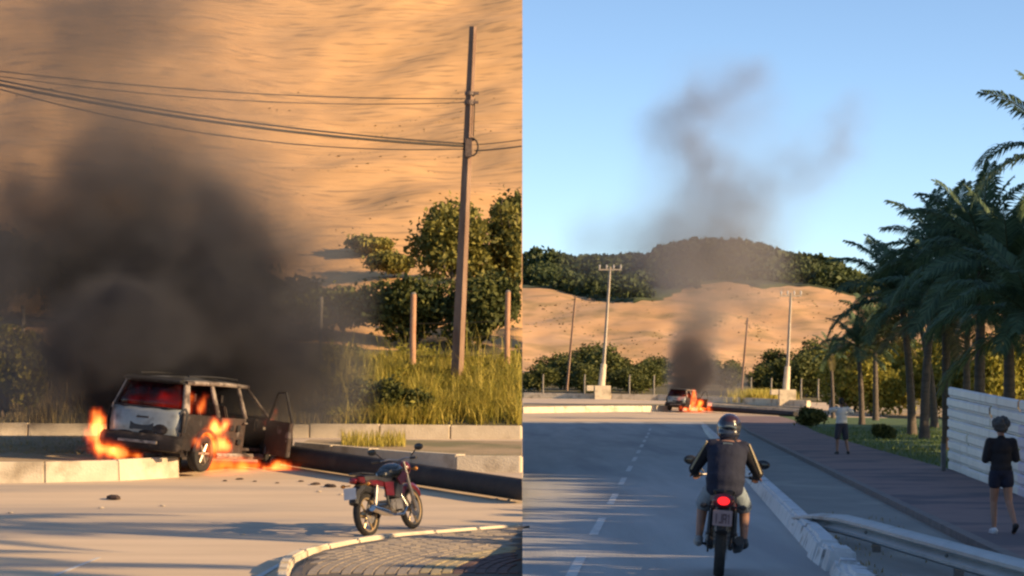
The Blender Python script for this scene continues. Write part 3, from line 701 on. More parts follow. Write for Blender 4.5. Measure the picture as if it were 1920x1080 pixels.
# ================================================================== poles, posts and wires
def rpole(name, base, top, r0, r1, m, label, square=True, n=4):
    root = empty(name, base); tag(root, label, 'utility pole'); t = Vector(top)-Vector(base)
    mb = MB(); mb.tube([(0, 0, -.3), (0, 0, 0), t*.5, t], [r0, r0, (r0+r1)/2, r1], n)
    c_, s_ = math.cos(.25), math.sin(.25); mb.v = [(t.x*z/t.z + (x-t.x*z/t.z)*c_ - y*s_, (x-t.x*z/t.z)*s_ + y*c_, z) for x, y, z in mb.v]
    mb.build('shaft', m, root, smooth=not square)
    return root, t
pb = gl(856, 66.2); pt = at(887, 50, 66.2); pt.y = 66.2
up, tv = rpole('utility_pole', pb, pt, .15, .085, M['pole_dark'], 'tall leaning utility pole with cables standing in the yellow grass')
def on(t): return tv*t
for t, hh in ((.79, .05), (.815, .04)):
    mb = MB(); c = on(t); mb.tube([c-Vector((0, 0, hh)), c+Vector((0, 0, hh))], .12, 12); mb.box(c+Vector((.12, -.05, 0)), (.16, .08, .06)); mb.build('bracket', M['fitting'], up)
mb = MB(); c = on(.665)
mb.tube([c+Vector((.10+.14*math.cos(a), -.16, .20*math.sin(a))) for a in lin(0, 6.28, 16)], .022, 6); mb.build('cable_loop', M['cable'], up)
mb = MB(); mb.box(c+Vector((.02, -.12, -.02)), (.16, .14, .42)); mb.box(c+Vector((.1, -.1, .18)), (.12, .1, .08)); mb.build('junction_box', M['fitting'], up, bevel=.015)
mb = MB(); mb.tube([c+Vector((.13, -.05, .25)), on(.75)+Vector((.12, -.04, 0)), on(.8)+Vector((.11, -.03, 0))], .012, 5); mb.build('drop_wire', M['cable'], up)
def wire(p0, p1, sag, r, label, group=None, n=16):
    p0, p1 = Vector(p0), Vector(p1); pts = [p0.lerp(p1, i/n) - Vector((0, 0, sag*4*(i/n)*(1-i/n))) for i in range(n+1)]
    o = MB().tube(pts, r, 5).build('cable', M['cable'], None, smooth=True); return tag(o, label, 'cable', group)
P = Vector(pb)
wire(P+on(.80)+Vector((-.1, -.06, 0)), at(-60, 126, 60), .18, .012, 'upper of the two thin wires crossing the dune left of the utility pole')
wire(P+on(.79)+Vector((-.1, -.02, 0)), at(-60, 134, 60.2), .26, .010, 'lower of the two thin wires crossing the dune left of the utility pole')
wire(P+on(.675)+Vector((-.06, -.1, 0)), at(-60, 138, 60.1), .20, .020, 'uppermost strand of the thick cable bundle left of the utility pole')
wire(P+on(.668)+Vector((-.06, -.12, 0)), at(-60, 146, 60), .22, .030, 'thickest strand of the cable bundle left of the utility pole')
wire(P+on(.660)+Vector((-.06, -.1, 0)), at(-60, 150, 60.3), .44, .013, 'sagging lowest strand of the cable bundle left of the utility pole')
wire(P+on(.672)+Vector((.2, -.1, 0)), at(977.5, 262, 67.4), .01, .012, 'upper short cable between the utility pole and the right edge of the dune picture')
wire(P+on(.655)+Vector((.2, -.12, 0)), at(977.5, 274, 67.4), .01, .020, 'lower short cable between the utility pole and the right edge of the dune picture')
for px, ptop, pbot, d, r, lb in ((774, 548, 690, 67, .075, 'reddish fence post left of the utility pole'), (951, 544, 668, 67.5, .07, 'reddish fence post right of the utility pole'),
                             (601, 556, 650, 68, .05, 'pale fence post at the right edge of the smoke'), (42, 572, 640, 68, .06, 'pale leaning fence post above the bush at the left edge')):
    b = gl(px, d); t = at(px+2, ptop, d); h = t.z-b.z
    root = empty('fence_post', b); tag(root, lb, 'fence post')
    MB().tube([(0, 0, -.2), (0, 0, h*.5), (.02, 0, h-.04)], [r, r*.96, r*.9], 8).build('shaft', M['post'] if 'redd' in lb else M['post_b'], root, bevel=.01)
    MB().tube([(.02, 0, h-.04), (.02, 0, h)], [r*.9, r*.45], 8).build('post_cap', M['post_b'], root)
for z_ in (.55, .95, 1.3):
    a, b = gl(774, 67), gl(951, 67.5); tag(MB().tube([a+Vector((0, 0, z_)), a.lerp(b, .5)+Vector((0, 0, z_-.03)), b+Vector((0, 0, z_))], .005, 4).build('fence_wire', M['cable']), {.55: 'lowest', .95: 'middle', 1.3: 'topmost'}[z_]+' thin wire strung between the two reddish fence posts', 'fence wire')
# fallen pole
a = ga(536, 874); b = ga(979, 943)
fp = empty('fallen_pole', a, label='thick dark utility pole lying across the street beside the burning car', cat='utility pole'); v = b-a; rA, rB = .19, .175
pts = [Vector((0, 0, rA+.02)) + v*t for t in lin(0, 1, 9)]
mb = MB(); mb.tube(pts, [rA+(rB-rA)*t for t in lin(0, 1, 9)], 20)
for k in range(160, 180):
    q = Vector(mb.v[k]) + a; t = (SEAM*q.y - .004 - q.x)/(v.x - SEAM*v.y); mb.v[k] = tuple(q + v*t - a)
mb.build('shaft', M['fallen'], fp, smooth=True)
MB().tube([Vector((0, 0, rA+.02))-v*.03, Vector((0, 0, rA+.02))+v*.002], [.10, .185], 12).build('broken_end', M['rust'], fp)
# right place: poles
def pole_b(px0, py0, px1, py1, d, r0, r1, label, ped=None, arm=None, m=None):
    b = at(px0, py0, d); b.z = min(b.z, zB(b.x, d)+.6) if ped is None else b.z; t = at(px1, py1, d)
    root, tvec = rpole('utility_pole', b, t, r0, r1, m or M['concrete'], label)
    if ped:
        wd, hg = ped; MB().hexa([Vector(q) for q in ((-wd*.4, -.5, -1.0), (wd*.5, -.5, -1.0), (wd*.5, .5, -1.0), (-wd*.4, .5, -1.0), (-wd*.4, -.5, hg*.5), (wd*.5, -.5, hg*.5), (wd*.5, .5, hg*.5), (-wd*.4, .5, hg*.5))]).build('pedestal', M['kerb_a'], root, bevel=.04)
        MB().box((-wd*.62, 0, hg*.36), (wd*.42, .9, hg*.28)).build('pedestal_step', M['kerb_a'], root, bevel=.03)
        MB().tube([(0, 0, hg*.5), tvec.normalized()*2.6], [r0+.13, r0+.07], 10).build('sleeve', M['kerb_a'], root)
    if arm:
        z = tvec - Vector((0, 0, .25)); MB().box(z, (arm, .12, .1)).build('crossarm', M['concrete'], root)
        for k in lin(-.46, .46, 4): MB().tube([z+Vector((arm*k, 0, .05)), z+Vector((arm*k, 0, .15)), z+Vector((arm*k, 0, .3)), z+Vector((arm*k, 0, .42))], [.03, .07, .09, .03], 7).build('insulator', M['insul'], root)
    return root
pole_b(1128, 741, 1144, 500, 243, .17, .10, 'tall pale utility pole with crossarm on a white block, left of the far smoke', (1.5, 1.6), 1.9)
pole_b(1063, 722, 1079, 556, 256, .12, .08, 'thin bare utility pole behind the far kerb, leftmost of the far poles', m=M['pole_dark'])
pole_b(1389, 745, 1402, 597, 246, .12, .08, 'thin pole in yellow grass just right of the far smoke', m=M['pole_dark'])
pole_b(1474, 748, 1483, 549, 233, .16, .10, 'pale utility pole on a white block, right of the far smoke', (1.5, 1.5), 1.7)
for i, px in enumerate([1018, 1096, 1180, 1226, 1408, 1446, 1502, 1534]):
    d = 252; b = gb(px, d); o = MB().tube([(0, 0, -.2), (0, 0, 1.2), (.03, 0, 1.85)], [.09, .085, .07], 6).build('fence_post', M['post_b'], None); o.location = b
    tag(o, 'small pale post of the far roadside fence below the bushes', 'fence post', 'far roadside fence posts')
# far fallen pole
a = at(1322, 768, 216); b = at(1492, 791, 203); a.z = zB(a.x, a.y)+.02; b.z = zB(b.x, b.y)+.02
v = b-a; fp2 = empty('fallen_pole', a, label='thin dark fallen pole lying beside the distant burning car', cat='utility pole')
MB().tube([Vector((0, 0, .22)) + v*t for t in lin(0, 1, 5)], .19, 10).build('shaft', M['fallen'], fp2, smooth=True); MB().tube([Vector((0, 0, .22))-v*.02, Vector((0, 0, .22))], [.1, .18], 8).build('broken_end', M['rust'], fp2)
# debris on the left street
def chunk(px, py, sx, sy, sz, label, m, group=None, name='debris_piece'):
    mb = MB(); mb.ball((0, 0, sz*.45), (sx, sy, sz), 8, 5); mb.v = [(x*(1+.35*mn.noise((x*9+px, y*9, z*9))), y*(1+.3*mn.noise((y*8, x*7+px, z))), max(0, z*(1+.3*mn.noise((x*12, y*12+px, z*3))))) for x, y, z in mb.v]
    o = mb.build(name, m); o.location = ga(px, py); o.rotation_euler = (math.atan(.05), 0, px % 3); tag(o, label, 'debris', group)
chunk(212, 936, .19, .12, .055, 'dark charred scrap lying on the street left of the car', M['debris'])
for i, (px, py, s) in enumerate([(592, 909, .12), (620, 913, .15), (565, 903, .07), (450, 899, .08), (422, 902, .06), (520, 906, .05), (478, 903, .05)]): chunk(px, py, s, s*.6, s*.25, 'small burnt scrap on the ground by the burning car', M['debris'], 'scraps by the car')
for i, (px, py) in enumerate([(190, 953), (305, 949), (20, 962), (640, 928), (700, 922), (455, 1003), (955, 939), (930, 937), (598, 922)]): chunk(px, py, .05, .04, .018, 'pale stone chip on the sunlit street', M['pebble'], 'pale chips on the street', 'stone_chip')

# ================================================================== hoarding and guard rail
hl = Vector((10.35, 69.5, 0)); hr = Vector((8.05, 40.0, 0)); hv = hr-hl; HN = Vector((hv.y, -hv.x, 0)).normalized()*-1
if HN.x > 0: HN = -HN
ho = empty('hoarding', hl, label='white hoarding of horizontal metal sheets beside the footpath, behind the woman', cat='hoarding')
nb = 8; tl = 2.12; npan = 5
for j in range(npan):
    a0, a1 = j/npan+.001, (j+1)/npan-.001
    for i in range(nb):
        z0 = .06 + i*(2.0/nb); z1 = z0 + 2.0/nb - .012; sag = -.0
        p = hv*a0; q = hv*a1; dp = random.uniform(-.02, .02)
        up_ = Vector((0, 0, 1)); mbp = MB(); prof = [(0, 0), (.0, .03), (.035, .06), (.035, .2), (.0, .235)]; vs = []
        for base in (p, q):
            for (o_, t) in prof: vs.append(base + HN*(o_+dp) + up_*(z0 + (z1-z0)*t/.235)*(1-.22*base.length/hv.length))
        n5 = len(prof); fs = [(k, k+1, n5+k+1, n5+k) for k in range(n5-1)]
        back = [vv - HN*.012 for vv in vs]; vs2 = vs+back; m_ = 2*n5
        fs += [(m_+k, m_+n5+k, m_+n5+k+1, m_+k+1) for k in range(n5-1)] + [(0, m_, m_+n5, n5), (n5-1, 2*n5-1, m_+2*n5-1, m_+n5-1)]
        fs += [tuple(range(n5)) + tuple(range(m_+n5-1, m_-1, -1)), tuple(range(n5, 2*n5)) + tuple(range(m_+2*n5-1, m_+n5-1, -1))]
        mbp.add(vs2, fs).build('sheet_panel', M['hoardlilac'] if (j == 3 and i < 6) else M['hoard'], ho)
for j in range(npan+1):
    p = hv*(j/npan) - HN*.06; hp = 2.04*(1-.22*j/npan); MB().box(p+Vector((0, 0, hp/2)), (.08, .08, hp)).build('post', M['frame'], ho)
for z_ in (.5, 1.7): MB().tube([-HN*.03+Vector((0, 0, z_)), hv-HN*.03+Vector((0, 0, z_*.78))], .03, 6).build('back_rail', M['frame'], ho)
MB().box(hv*.06+HN*.25+Vector((0, 0, .3)), (.1, .12, .85)).build('bracing_post', M['frame'], ho)
# guard rail: W-beam curving into the bay
gp = [(3.86, 40.0), (3.99, 38.6), (4.14, 37.0), (4.26, 35.0), (4.36, 32.5), (4.48, 30.0), (4.60, 27.5), (4.74, 25.0), (4.9, 22.5)]
gr = empty('guard_rail', (gp[0][0], gp[0][1], 0), label='low grey metal guard rail curving across the parking bay in the right foreground', cat='guard rail')
o0 = Vector((gp[0][0], gp[0][1], 0)); prof = [(.10, .52), (.0, .50), (-.05, .46), (-.05, .41), (.0, .37), (.03, .34), (.0, .31), (-.05, .27), (-.05, .22), (.0, .17)]
vs = []; fs = []; n = len(prof)
for i, p in enumerate(gp):
    t = (Vector(gp[min(i+1, len(gp)-1)]) - Vector(gp[max(i-1, 0)])).normalized(); nn = Vector((-t.y, t.x)) * (1 if -t.y > 0 else -1)
    k = 1 - .35*max(0, 1-i/1.5)
    for (o_, z_) in prof: vs.append((p[0]+nn.x*o_-o0.x, p[1]+nn.y*o_-o0.y, z_*k*.70))
for i in range(len(gp)-1):
    for k in range(n-1): fs.append((i*n+k, i*n+k+1, (i+1)*n+k+1, (i+1)*n+k))
gb_ = MB().add(vs, fs).build('beam', M['rail'], gr, smooth=True, recalc=False); sm = gb_.modifiers.new('thickness', 'SOLIDIFY'); sm.thickness = .012
for i in (1, 3, 5, 7):
    MB().box((gp[i][0]-o0.x+.09, gp[i][1]-o0.y, .13), (.09, .12, .32)).build('post', M['frame'], gr)
    MB().ball((gp[i][0]-o0.x-.045, gp[i][1]-o0.y-.05, .24), .022, 8, 5).build('bolt', M['frame'], gr)

# ================================================================== motorcycles
def wheel(parent, name, y, Rw, rimm, wt=.045, spokes=6):
    wroot = MB(); prof = [(Rw-.062, -wt*.7), (Rw-.03, -wt), (Rw-.008, -wt*.6), (Rw, 0), (Rw-.008, wt*.6), (Rw-.03, wt), (Rw-.062, wt*.7)]
    t = wroot.lathe(prof, 30, 'X').build(name, M['tyre'], parent, smooth=True); t.location = (0, y, Rw)
    r = MB(); r.lathe([(Rw-.06, -.035), (Rw-.085, -.03), (Rw-.085, .03), (Rw-.06, .035)], 30, 'X'); r.build('rim', rimm, t, smooth=True)
    sp = MB(); sp.lathe([(.0, -.06), (.045, -.06), (.045, .06), (.0, .06)], 12, 'X')
    for k in range(spokes):
        a = 2*math.pi*k/spokes; dv = Vector((0, math.cos(a), math.sin(a))); sp.tube([dv*.04, dv*(Rw-.08)], [.018, .013], 6)
    sp.build('spokes', rimm, t)
    dk = MB(); dk.lathe([(.05, .065), (.12, .065), (.12, .07), (.05, .07)], 18, 'X'); dk.build('brake_disc', M['metal'], t)
    return t
def motorcycle(loc, rz, label, body, body2, rimm, lit, plate_m, txt, stand, lean=0):
    root = empty('motorcycle', loc, rz); tag(root, label, 'motorcycle'); root.rotation_euler = (0, lean, rz)
    B = lambda mb, nm, m, **k: mb.build(nm, m, root, **k)
    rw = wheel(root, 'rear_wheel', -.64, .305, rimm, .056); fw = wheel(root, 'front_wheel', .66, .30, rimm, .042)
    mb = MB()
    for s in (-1, 1): mb.tube([(s*.10, -.64, .305), (s*.11, -.2, .38)], .022, 8)
    B(mb, 'swingarm', M['black'])
    mb = MB(); mb.tube([(0, .48, .90), (0, .42, .60), (0, .22, .30), (0, -.1, .28)], .026, 8)
    for s in (-1, 1): mb.tube([(0, .46, .86), (s*.1, .1, .72), (s*.11, -.3, .70), (s*.09, -.72, .78)], .018, 8); mb.tube([(s*.11, -.15, .36), (s*.11, -.22, .70)], .018, 8)
    B(mb, 'frame', M['black'])
    for s in (-1, 1):
        sh = MB(); sh.tube([(s*.13, -.60, .36), (s*.12, -.45, .70)], .016, 8); sh.tube([(s*.128, -.57, .44), (s*.122, -.47, .66)], .030, 10); B(sh, 'shock_absorber', M['metal'] if not lit else M['black'])
        fk = MB(); fk.tube([(s*.085, .66, .30), (s*.085, .55, .62), (s*.085, .46, .98)], [.03, .026, .02], 8); B(fk, 'fork_leg', M['metal'])
    eng = MB(); eng.box((0, .07, .37), (.26, .34, .2)); eng.tube([(-.17, .02, .36), (.17, .02, .36)], .10, 14); eng.tube([(-.16, -.1, .38), (.16, -.1, .38)], .075, 12); e = B(eng, 'engine', M['metal'], bevel=.02)
    cy = MB()
    for i in range(7): cy.box((0, .17+.018*i, .50+.03*i), (.19, .17, .016), Matrix.Rotation(-.4, 3, 'X'))
    cy.box((0, .22, .60), (.14, .12, .26), Matrix.Rotation(-.4, 3, 'X')); cy.build('cylinder_fins', M['metal'], e)
    ex = MB(); ex.tube([(.06, .30, .52), (.11, .36, .34), (.15, .15, .24), (.16, -.25, .26)], .022, 8); ex.tube([(.165, -.22, .27), (.18, -.42, .31), (.19, -.78, .40)], [.03, .055, .05], 12); B(ex, 'exhaust', M['black'] if lit else M['chrome'], smooth=True)
    tk = MB(); tk.ball((0, .20, .86), (.15, .29, .125), 16, 10); tk.ball((0, .05, .83), (.115, .22, .10), 12, 8); B(tk, 'fuel_tank', M['tank'], smooth=True)
    for s in (-1, 1):
        sp = MB(); sp.slab([(s*.13, .42, .80), (s*.16, .28, .86), (s*.165, .05, .76), (s*.14, .16, .66), (s*.12, .36, .68)], (s*.02, 0, 0)); B(sp, 'tank_shroud', body, bevel=.006)
        sp = MB(); sp.slab([(s*.125, .0, .72), (s*.13, -.28, .73), (s*.125, -.24, .54), (s*.125, -.02, .52)], (s*.02, 0, 0)); B(sp, 'side_cover', body2, bevel=.006)
    st = MB(); pr = [(-.72, .865, .10), (-.62, .86, .125), (-.42, .845, .14), (-.22, .80, .145), (-.02, .79, .12), (.06, .82, .09)]
    vs = []; fs = []
    for (y, z, wd) in pr:
        for x, dz in ((-wd, -.075), (-wd*.98, -.02), (-wd*.6, .0), (wd*.6, .0), (wd*.98, -.02), (wd, -.075)): vs.append((x, y, z+dz))
    for i in range(len(pr)-1):
        for k in range(6): fs.append((i*6+k, i*6+(k+1) % 6, (i+1)*6+(k+1) % 6, (i+1)*6+k))
    fs += [tuple(range(5, -1, -1)), tuple(range((len(pr)-1)*6, len(pr)*6))]
    B(st.add(vs, fs), 'seat', M['seat'], smooth=True)
    tl = MB(); vs = []; fs = []
    for (y, z, wd, hh) in ((-.20, .70, .135, .09), (-.50, .755, .12, .10), (-.74, .80, .095, .10), (-.86, .825, .075, .075)):
        vs += [(-wd, y, z-hh*.5), (wd, y, z-hh*.5), (wd*1.02, y, z+hh*.4), (-wd*1.02, y, z+hh*.4)]
    for i in range(3):
        for k in range(4): fs.append((i*4+k, i*4+(k+1) % 4, (i+1)*4+(k+1) % 4, (i+1)*4+k))
    fs += [(3, 2, 1, 0), (12, 13, 14, 15)]
    B(tl.add(vs, fs), 'tail_fairing', body, bevel=.012)
    gr_ = MB(); gr_.tube([(-.10, -.45, .86), (-.10, -.80, .90), (0, -.88, .905), (.10, -.80, .90), (.10, -.45, .86)], .013, 6); B(gr_, 'grab_rail', M['black'])
    lt = MB(); lt.ball((0, -.893, .80), (.066, .04, .044), 14, 8); ll = B(lt, 'tail_light', M['taillit'] if lit else M['redlens'], smooth=True)
    if lit: MB().ball((0, -.865, .80), (.115, .045, .078), 14, 8).build('lens_surround', M['darkred'], ll, smooth=True)
    rf = MB(); rf.tube([(0, -.42, .64), (0, -.70, .70), (0, -.88, .62), (0, -.95, .48)], [.06, .085, .085, .07], 8); B(rf, 'rear_mudguard', M['black'], smooth=True)
    pl = MB(); pl.slab([(-.10, -1.035, .55), (.10, -1.035, .55), (.10, -1.015, .71), (-.10, -1.015, .71)], (0, .008, 0)); p = B(pl, 'licence_plate', plate_m, bevel=.004)
    for k, (gx, bars) in enumerate(txt):
        gm = MB()
        for (x0, z0, x1, z1) in bars: gm.slab([(gx+x0, -1.0375+(z0)*.125, .575+z0), (gx+x1, -1.0375+(z0)*.125, .575+z0), (gx+x1, -1.0375+(z1)*.125, .575+z1), (gx+x0, -1.0375+(z1)*.125, .575+z1)], (0, .003, 0))
        gm.build('plate_character', M['platetxt'], p)
    for s in (-1, 1):
        for (y, z) in ((-.84, .74), (.58, .86)):
            ti = MB(); ti.tube([(s*.08, y, z), (s*.17, y, z)], .010, 6); ti.ball((s*.20, y, z), (.04, .03, .028), 10, 6); B(ti, 'turn_signal', M['black'] if lit else M['amber'], smooth=True)
        mr = MB(); mr.tube([(s*.24, .44, 1.05), (s*.31, .43, 1.12), (s*.36, .42, 1.16)], .009, 6); mm = B(mr, 'mirror_stalk', M['black'])
        MB().ball((s*.385, .42, 1.165), (.075, .02, .05), 14, 8).build('mirror', M['black'], mm, smooth=True)
        MB().ball((s*.385, .405, 1.165), (.062, .008, .04), 14, 8).build('mirror_glass', M['mirror'], mm, smooth=True)
        gp_ = MB(); gp_.tube([(s*.25, .385, 1.02), (s*.37, .335, 1.015)], .019, 8); B(gp_, 'hand_grip', M['black'])
        pg = MB(); pg.tube([(s*.12, -.03, .31), (s*.25, -.04, .31)], .016, 6); B(pg, 'footpeg', M['black'])
    hb = MB(); hb.tube([(-.25, .385, 1.02), (-.14, .45, 1.03), (0, .47, 1.0), (.14, .45, 1.03), (.25, .385, 1.02)], .012, 8); B(hb, 'handlebar', M['metal'])
    hd = MB(); hd.ball((0, .60, .88), (.10, .09, .11), 14, 9); h = B(hd, 'headlight', body, smooth=True); MB().ball((0, .655, .87), (.075, .05, .08), 12, 8).build('headlight_lens', M['chrome'], h, smooth=True)
    fd = MB(); fd.tube([(0, .66+.33*math.cos(a), .30+.33*math.sin(a)) for a in lin(.5, 2.7, 9)], [.03]+[.05]*7+[.03], 6); B(fd, 'front_mudguard', body2, smooth=True)
    cg = MB(); cg.slab([(-.12, -.72, .33), (-.12, -.1, .42), (-.12, -.1, .33), (-.12, -.70, .26)], (-.02, 0, 0)); B(cg, 'chain_guard', M['black'])
    if stand:
        ks = MB(); ks.tube([(-.12, -.02, .28), (-.30, .0, .03)], .012, 6); B(ks, 'side_stand', M['black'])
    return root
def glyphs(kinds, x0, dx, s=.052):
    out = []
    G = {'I': [(-.1, 0, .1, 1)], 'J': [(.15, 0, .35, 1), (-.3, 0, .15, .18)], 'A': [(-.38, 0, -.18, 1), (.18, 0, .38, 1), (-.18, .82, .18, 1), (-.18, .4, .18, .55)], '1': [(-.05, 0, .15, 1), (-.25, .75, -.05, .9)]}
    for i, k in enumerate(kinds): out.append((x0+dx*i, [(a*s, b*s*1.9, c*s, d_*s*1.9) for a, b, c, d_ in G[k]]))
    return out
mg = ga(692, 1006)
motorcycle((mg.x+.29, mg.y+.55, zroad(mg.y+.55)), -R(27), 'red and black motorcycle with golden rims parked on the street by the corner pavement', M['red'], M['red'], M['goldrim'], False, M['plate'], [], True, R(-7)).rotation_euler.x = math.atan(.045)
RX, RD = 2.14, 30.2
motorcycle((RX+.035, RD+.64, 0), -R(4.5), 'dark red motorcycle with its tail light on, ridden along the right-hand road', M['darkred'], M['black'], M['darkrim'], True, M['plate_b'], glyphs('IJA1', -.062, .042), False, R(4))

# ================================================================== burning cars
def xs_(z, y):      # half width of the car at height z, length y
    w_ = interp([(.2, .76), (.45, .835), (.75, .85), (.98, .825), (1.25, .745), (1.52, .655), (1.6, .60)], z)
    return w_ * interp([(-2.05, .93), (-1.6, .99), (0, 1), (1.3, .985), (2.05, .86)], y)
def side_poly(s, yz): return [Vector((s*xs_(z, y), y, z)) for y, z in yz]
def arch(yc, r, a0, a1, n=9, zc=.34): return [(yc + r*math.cos(a), zc + r*math.sin(a)) for a in lin(a0, a1, n)]
def panel(name, s, yz, m, parent, th=.03, bevel=.008):
    mb = MB(); mb.slab(side_poly(s, yz), (-s*th, 0, 0)); return mb.build(name, m, parent, bevel=bevel)
def strip(name, pts, wdt, m, parent, s, th=.05):
    """a pillar: bar following the side of the car through PTS (y, z)"""
    a, b = pts; mb = MB(); h = wdt/2
    mb.slab(side_poly(s, [(a[0]-h, a[1]), (a[0]+h, a[1]), (b[0]+h*.85, b[1]), (b[0]-h*.85, b[1])]), (-s*th, 0, 0)); return mb.build(name, m, parent, bevel=.01)
def car(label, detail=True):
    root = empty('burning_car', label=label, cat='car')
    RA, FA, r = -1.28, 1.22, .385
    un = MB(); un.box((0, 0, .33), (1.36, 3.7, .16)); un.tube([(.35, -1.95, .27), (.35, -1.0, .28)], .035, 8); un.build('underbody', M['char'], root)
    fl = MB(); fl.box((0, .0, .42), (1.45, 2.9, .05)); fl.build('cabin_floor', M['rust'], root)
    for s in (-1, 1):
        panel('rear_quarter', s, [(-2.0, .38)] + arch(RA, r, math.pi-.1, .1)[0:0] + [(-1.68, .36)] + arch(RA, r, math.pi-.02, .02) + [(-.88, .33), (-.80, .55), (-.80, .98), (-1.2, 1.0), (-1.98, 1.02), (-2.03, .8)], M['char'], root)
        panel('front_wing', s, [(.98, .33), (.84, .33)] + arch(FA, r, math.pi-.02, .02) + [(1.62, .36), (2.0, .40), (2.06, .62), (2.0, .80), (1.75, .90), (1.0, .985)], M['char'], root)
        fl_ = MB(); pts = [Vector((s*(xs_(.5, RA)+.015), RA+(r+.02)*math.cos(a), .34+(r+.02)*math.sin(a))) for a in lin(.05, 3.09, 12)]; fl_.tube(pts, .035, 6); fl_.build('wheel_arch_trim', M['black'], root)
        fl_ = MB(); pts = [Vector((s*(xs_(.5, FA)+.015), FA+(r+.02)*math.cos(a), .34+(r+.02)*math.sin(a))) for a in lin(.05, 3.09, 12)]; fl_.tube(pts, .035, 6); fl_.build('wheel_arch_trim', M['black'], root)
        rd = panel('rear_door', s, [(-.785, .56)] + [(-.84, .42), (-.80, .36), (.08, .33), (.10, .98), (-.785, .98)], M['rust'], root)
        for (y, z, a, b) in ((-.45, .80, .16, .10), (-.2, .8, .12, .12), (-.45, .58, .2, .09), (-.15, .56, .13, .1)):
            MB().box((s*(xs_(z, y)+.004), y, z), (.02, a, b)).build('door_aperture', M['black'], rd, bevel=.01)
        MB().tube([(s*(xs_(.9, 0)+.03), -.05, .90), (s*(xs_(.9, 0)+.03), .06, .90)], .016, 6).build('handle', M['ash'], rd)
        # the window frames and pillars
        strip('pillar', ((-1.88, 1.02), (-1.70, 1.53)), .16, M['ash'], root, s); strip('pillar', ((-.86, .98), (-.86, 1.55)), .12, M['ash'], root, s)
        strip('pillar', ((.10, .98), (.06, 1.55)), .10, M['ash'], root, s); strip('pillar', ((1.02, .98), (.36, 1.54)), .09, M['ash'], root, s)
        mb = MB(); mb.tube([Vector((s*xs_(1.55, y), y, 1.55+.015*math.sin((y+1.7)*1.5))) for y in lin(-1.74, .38, 7)], .04, 8); mb.build('roof_rail', M['ash'], root)
        mb = MB(); mb.tube([Vector((s*.50, y, 1.685-.03*abs(y+.65)**2)) for y in lin(-1.5, .2, 7)], .018, 6); mb.build('rack_bar', M['black'], root)
        mb = MB(); mb.tube([Vector((s*xs_(.3, 0), -.85, .30)), Vector((s*xs_(.3, 0), .84, .30))], .055, 6); mb.build('sill', M['ash'], root)
        # tail light
        mb = MB(); mb.slab([(s*.80, -1.97, .68), (s*.70, -2.02, .68), (s*.69, -1.99, 1.04), (s*.745, -1.93, 1.12), (s*.80, -1.90, 1.0)], (0, .05, 0)); mb.build('tail_light', M['ash'] if s < 0 else M['black'], root, bevel=.008)
        # front door: the right one stands open
        hinge = Vector((s*xs_(.7, .98), .98, 0)); dr = empty('front_door'); dr.parent = root; dr.location = hinge
        dm = MB(); dm.slab([p-hinge for p in side_poly(s, [(.98, .36), (.13, .34), (.11, .98), (.98, .98)])], (-s*.09, 0, 0)); bpy.data.objects.remove(dr)
        dr = dm.build('front_door', M['rust'] if s > 0 else M['char'], root, bevel=.012); dr.location = hinge
        wf = MB(); wf.tube([p-hinge-Vector((s*.04, 0, 0)) for p in side_poly(s, [(.97, .98), (.40, 1.50), (.12, 1.52), (.11, .98)])], .026, 6); wf.build('window_frame', M['black'], dr)
        for (y, z, a, b) in ((.5, .78, .3, .12), (.45, .55, .45, .16)):
            MB().box(Vector((s*(xs_(z, y)-.095), y, z))-hinge, (.02, a, b)).build('door_aperture', M['black'], dr, bevel=.01)
        MB().box(Vector((s*(xs_(.5, .2)-.10), .17, .56))-hinge, (.03, .05, .22)).build('latch_plate', M['ash'], dr, bevel=.008)
        if s > 0: dr.rotation_euler.z = R(59)
    # roof, bonnet, windscreen frame
    rows = lin(-1.78, .36, 9); vs = []; fs = []
    for y in rows:
        for t in lin(-1, 1, 9):
            vs.append((t*xs_(1.56, y)*.99, y, 1.585 + .075*(1-t*t) - .035*abs((y+.6)/1.1)**2.5))
    for i in range(8):
        for k in range(8): fs.append((i*9+k, i*9+k+1, (i+1)*9+k+1, (i+1)*9+k))
    rf = MB().add(vs, fs).build('roof', M['roofp'], root, smooth=True); q = rf.modifiers.new('thickness', 'SOLIDIFY'); q.thickness = .03
    vs = []; fs = []
    for i, (y, z) in enumerate(((.95, 1.0), (1.3, .985), (1.7, .94), (1.95, .88), (2.05, .80))):
        for t in lin(-1, 1, 9): vs.append((t*xs_(.9, y)*.93, y, z + .04*(1-t*t)))
    for i in range(4):
        for k in range(8): fs.append((i*9+k, i*9+k+1, (i+1)*9+k+1, (i+1)*9+k))
    q = MB().add(vs, fs).build('bonnet', M['char'], root, smooth=True).modifiers.new('thickness', 'SOLIDIFY'); q.thickness = .03
    fb = MB(); fb.hexa([(-.74, 1.98, .36), (.74, 1.98, .36), (.72, 2.12, .38), (-.72, 2.12, .38), (-.76, 1.98, .78), (.76, 1.98, .78), (.68, 2.1, .72), (-.68, 2.1, .72)]); fb.build('front_bumper', M['char'], root, bevel=.04)
    ws = MB(); ws.tube([(-.78, .98, 1.0), (0, 1.06, 1.02), (.78, .98, 1.0)], .03, 6); ws.tube([(-.62, .36, 1.56), (0, .40, 1.60), (.62, .36, 1.56)], .03, 6); ws.build('windscreen_frame', M['char'], root)
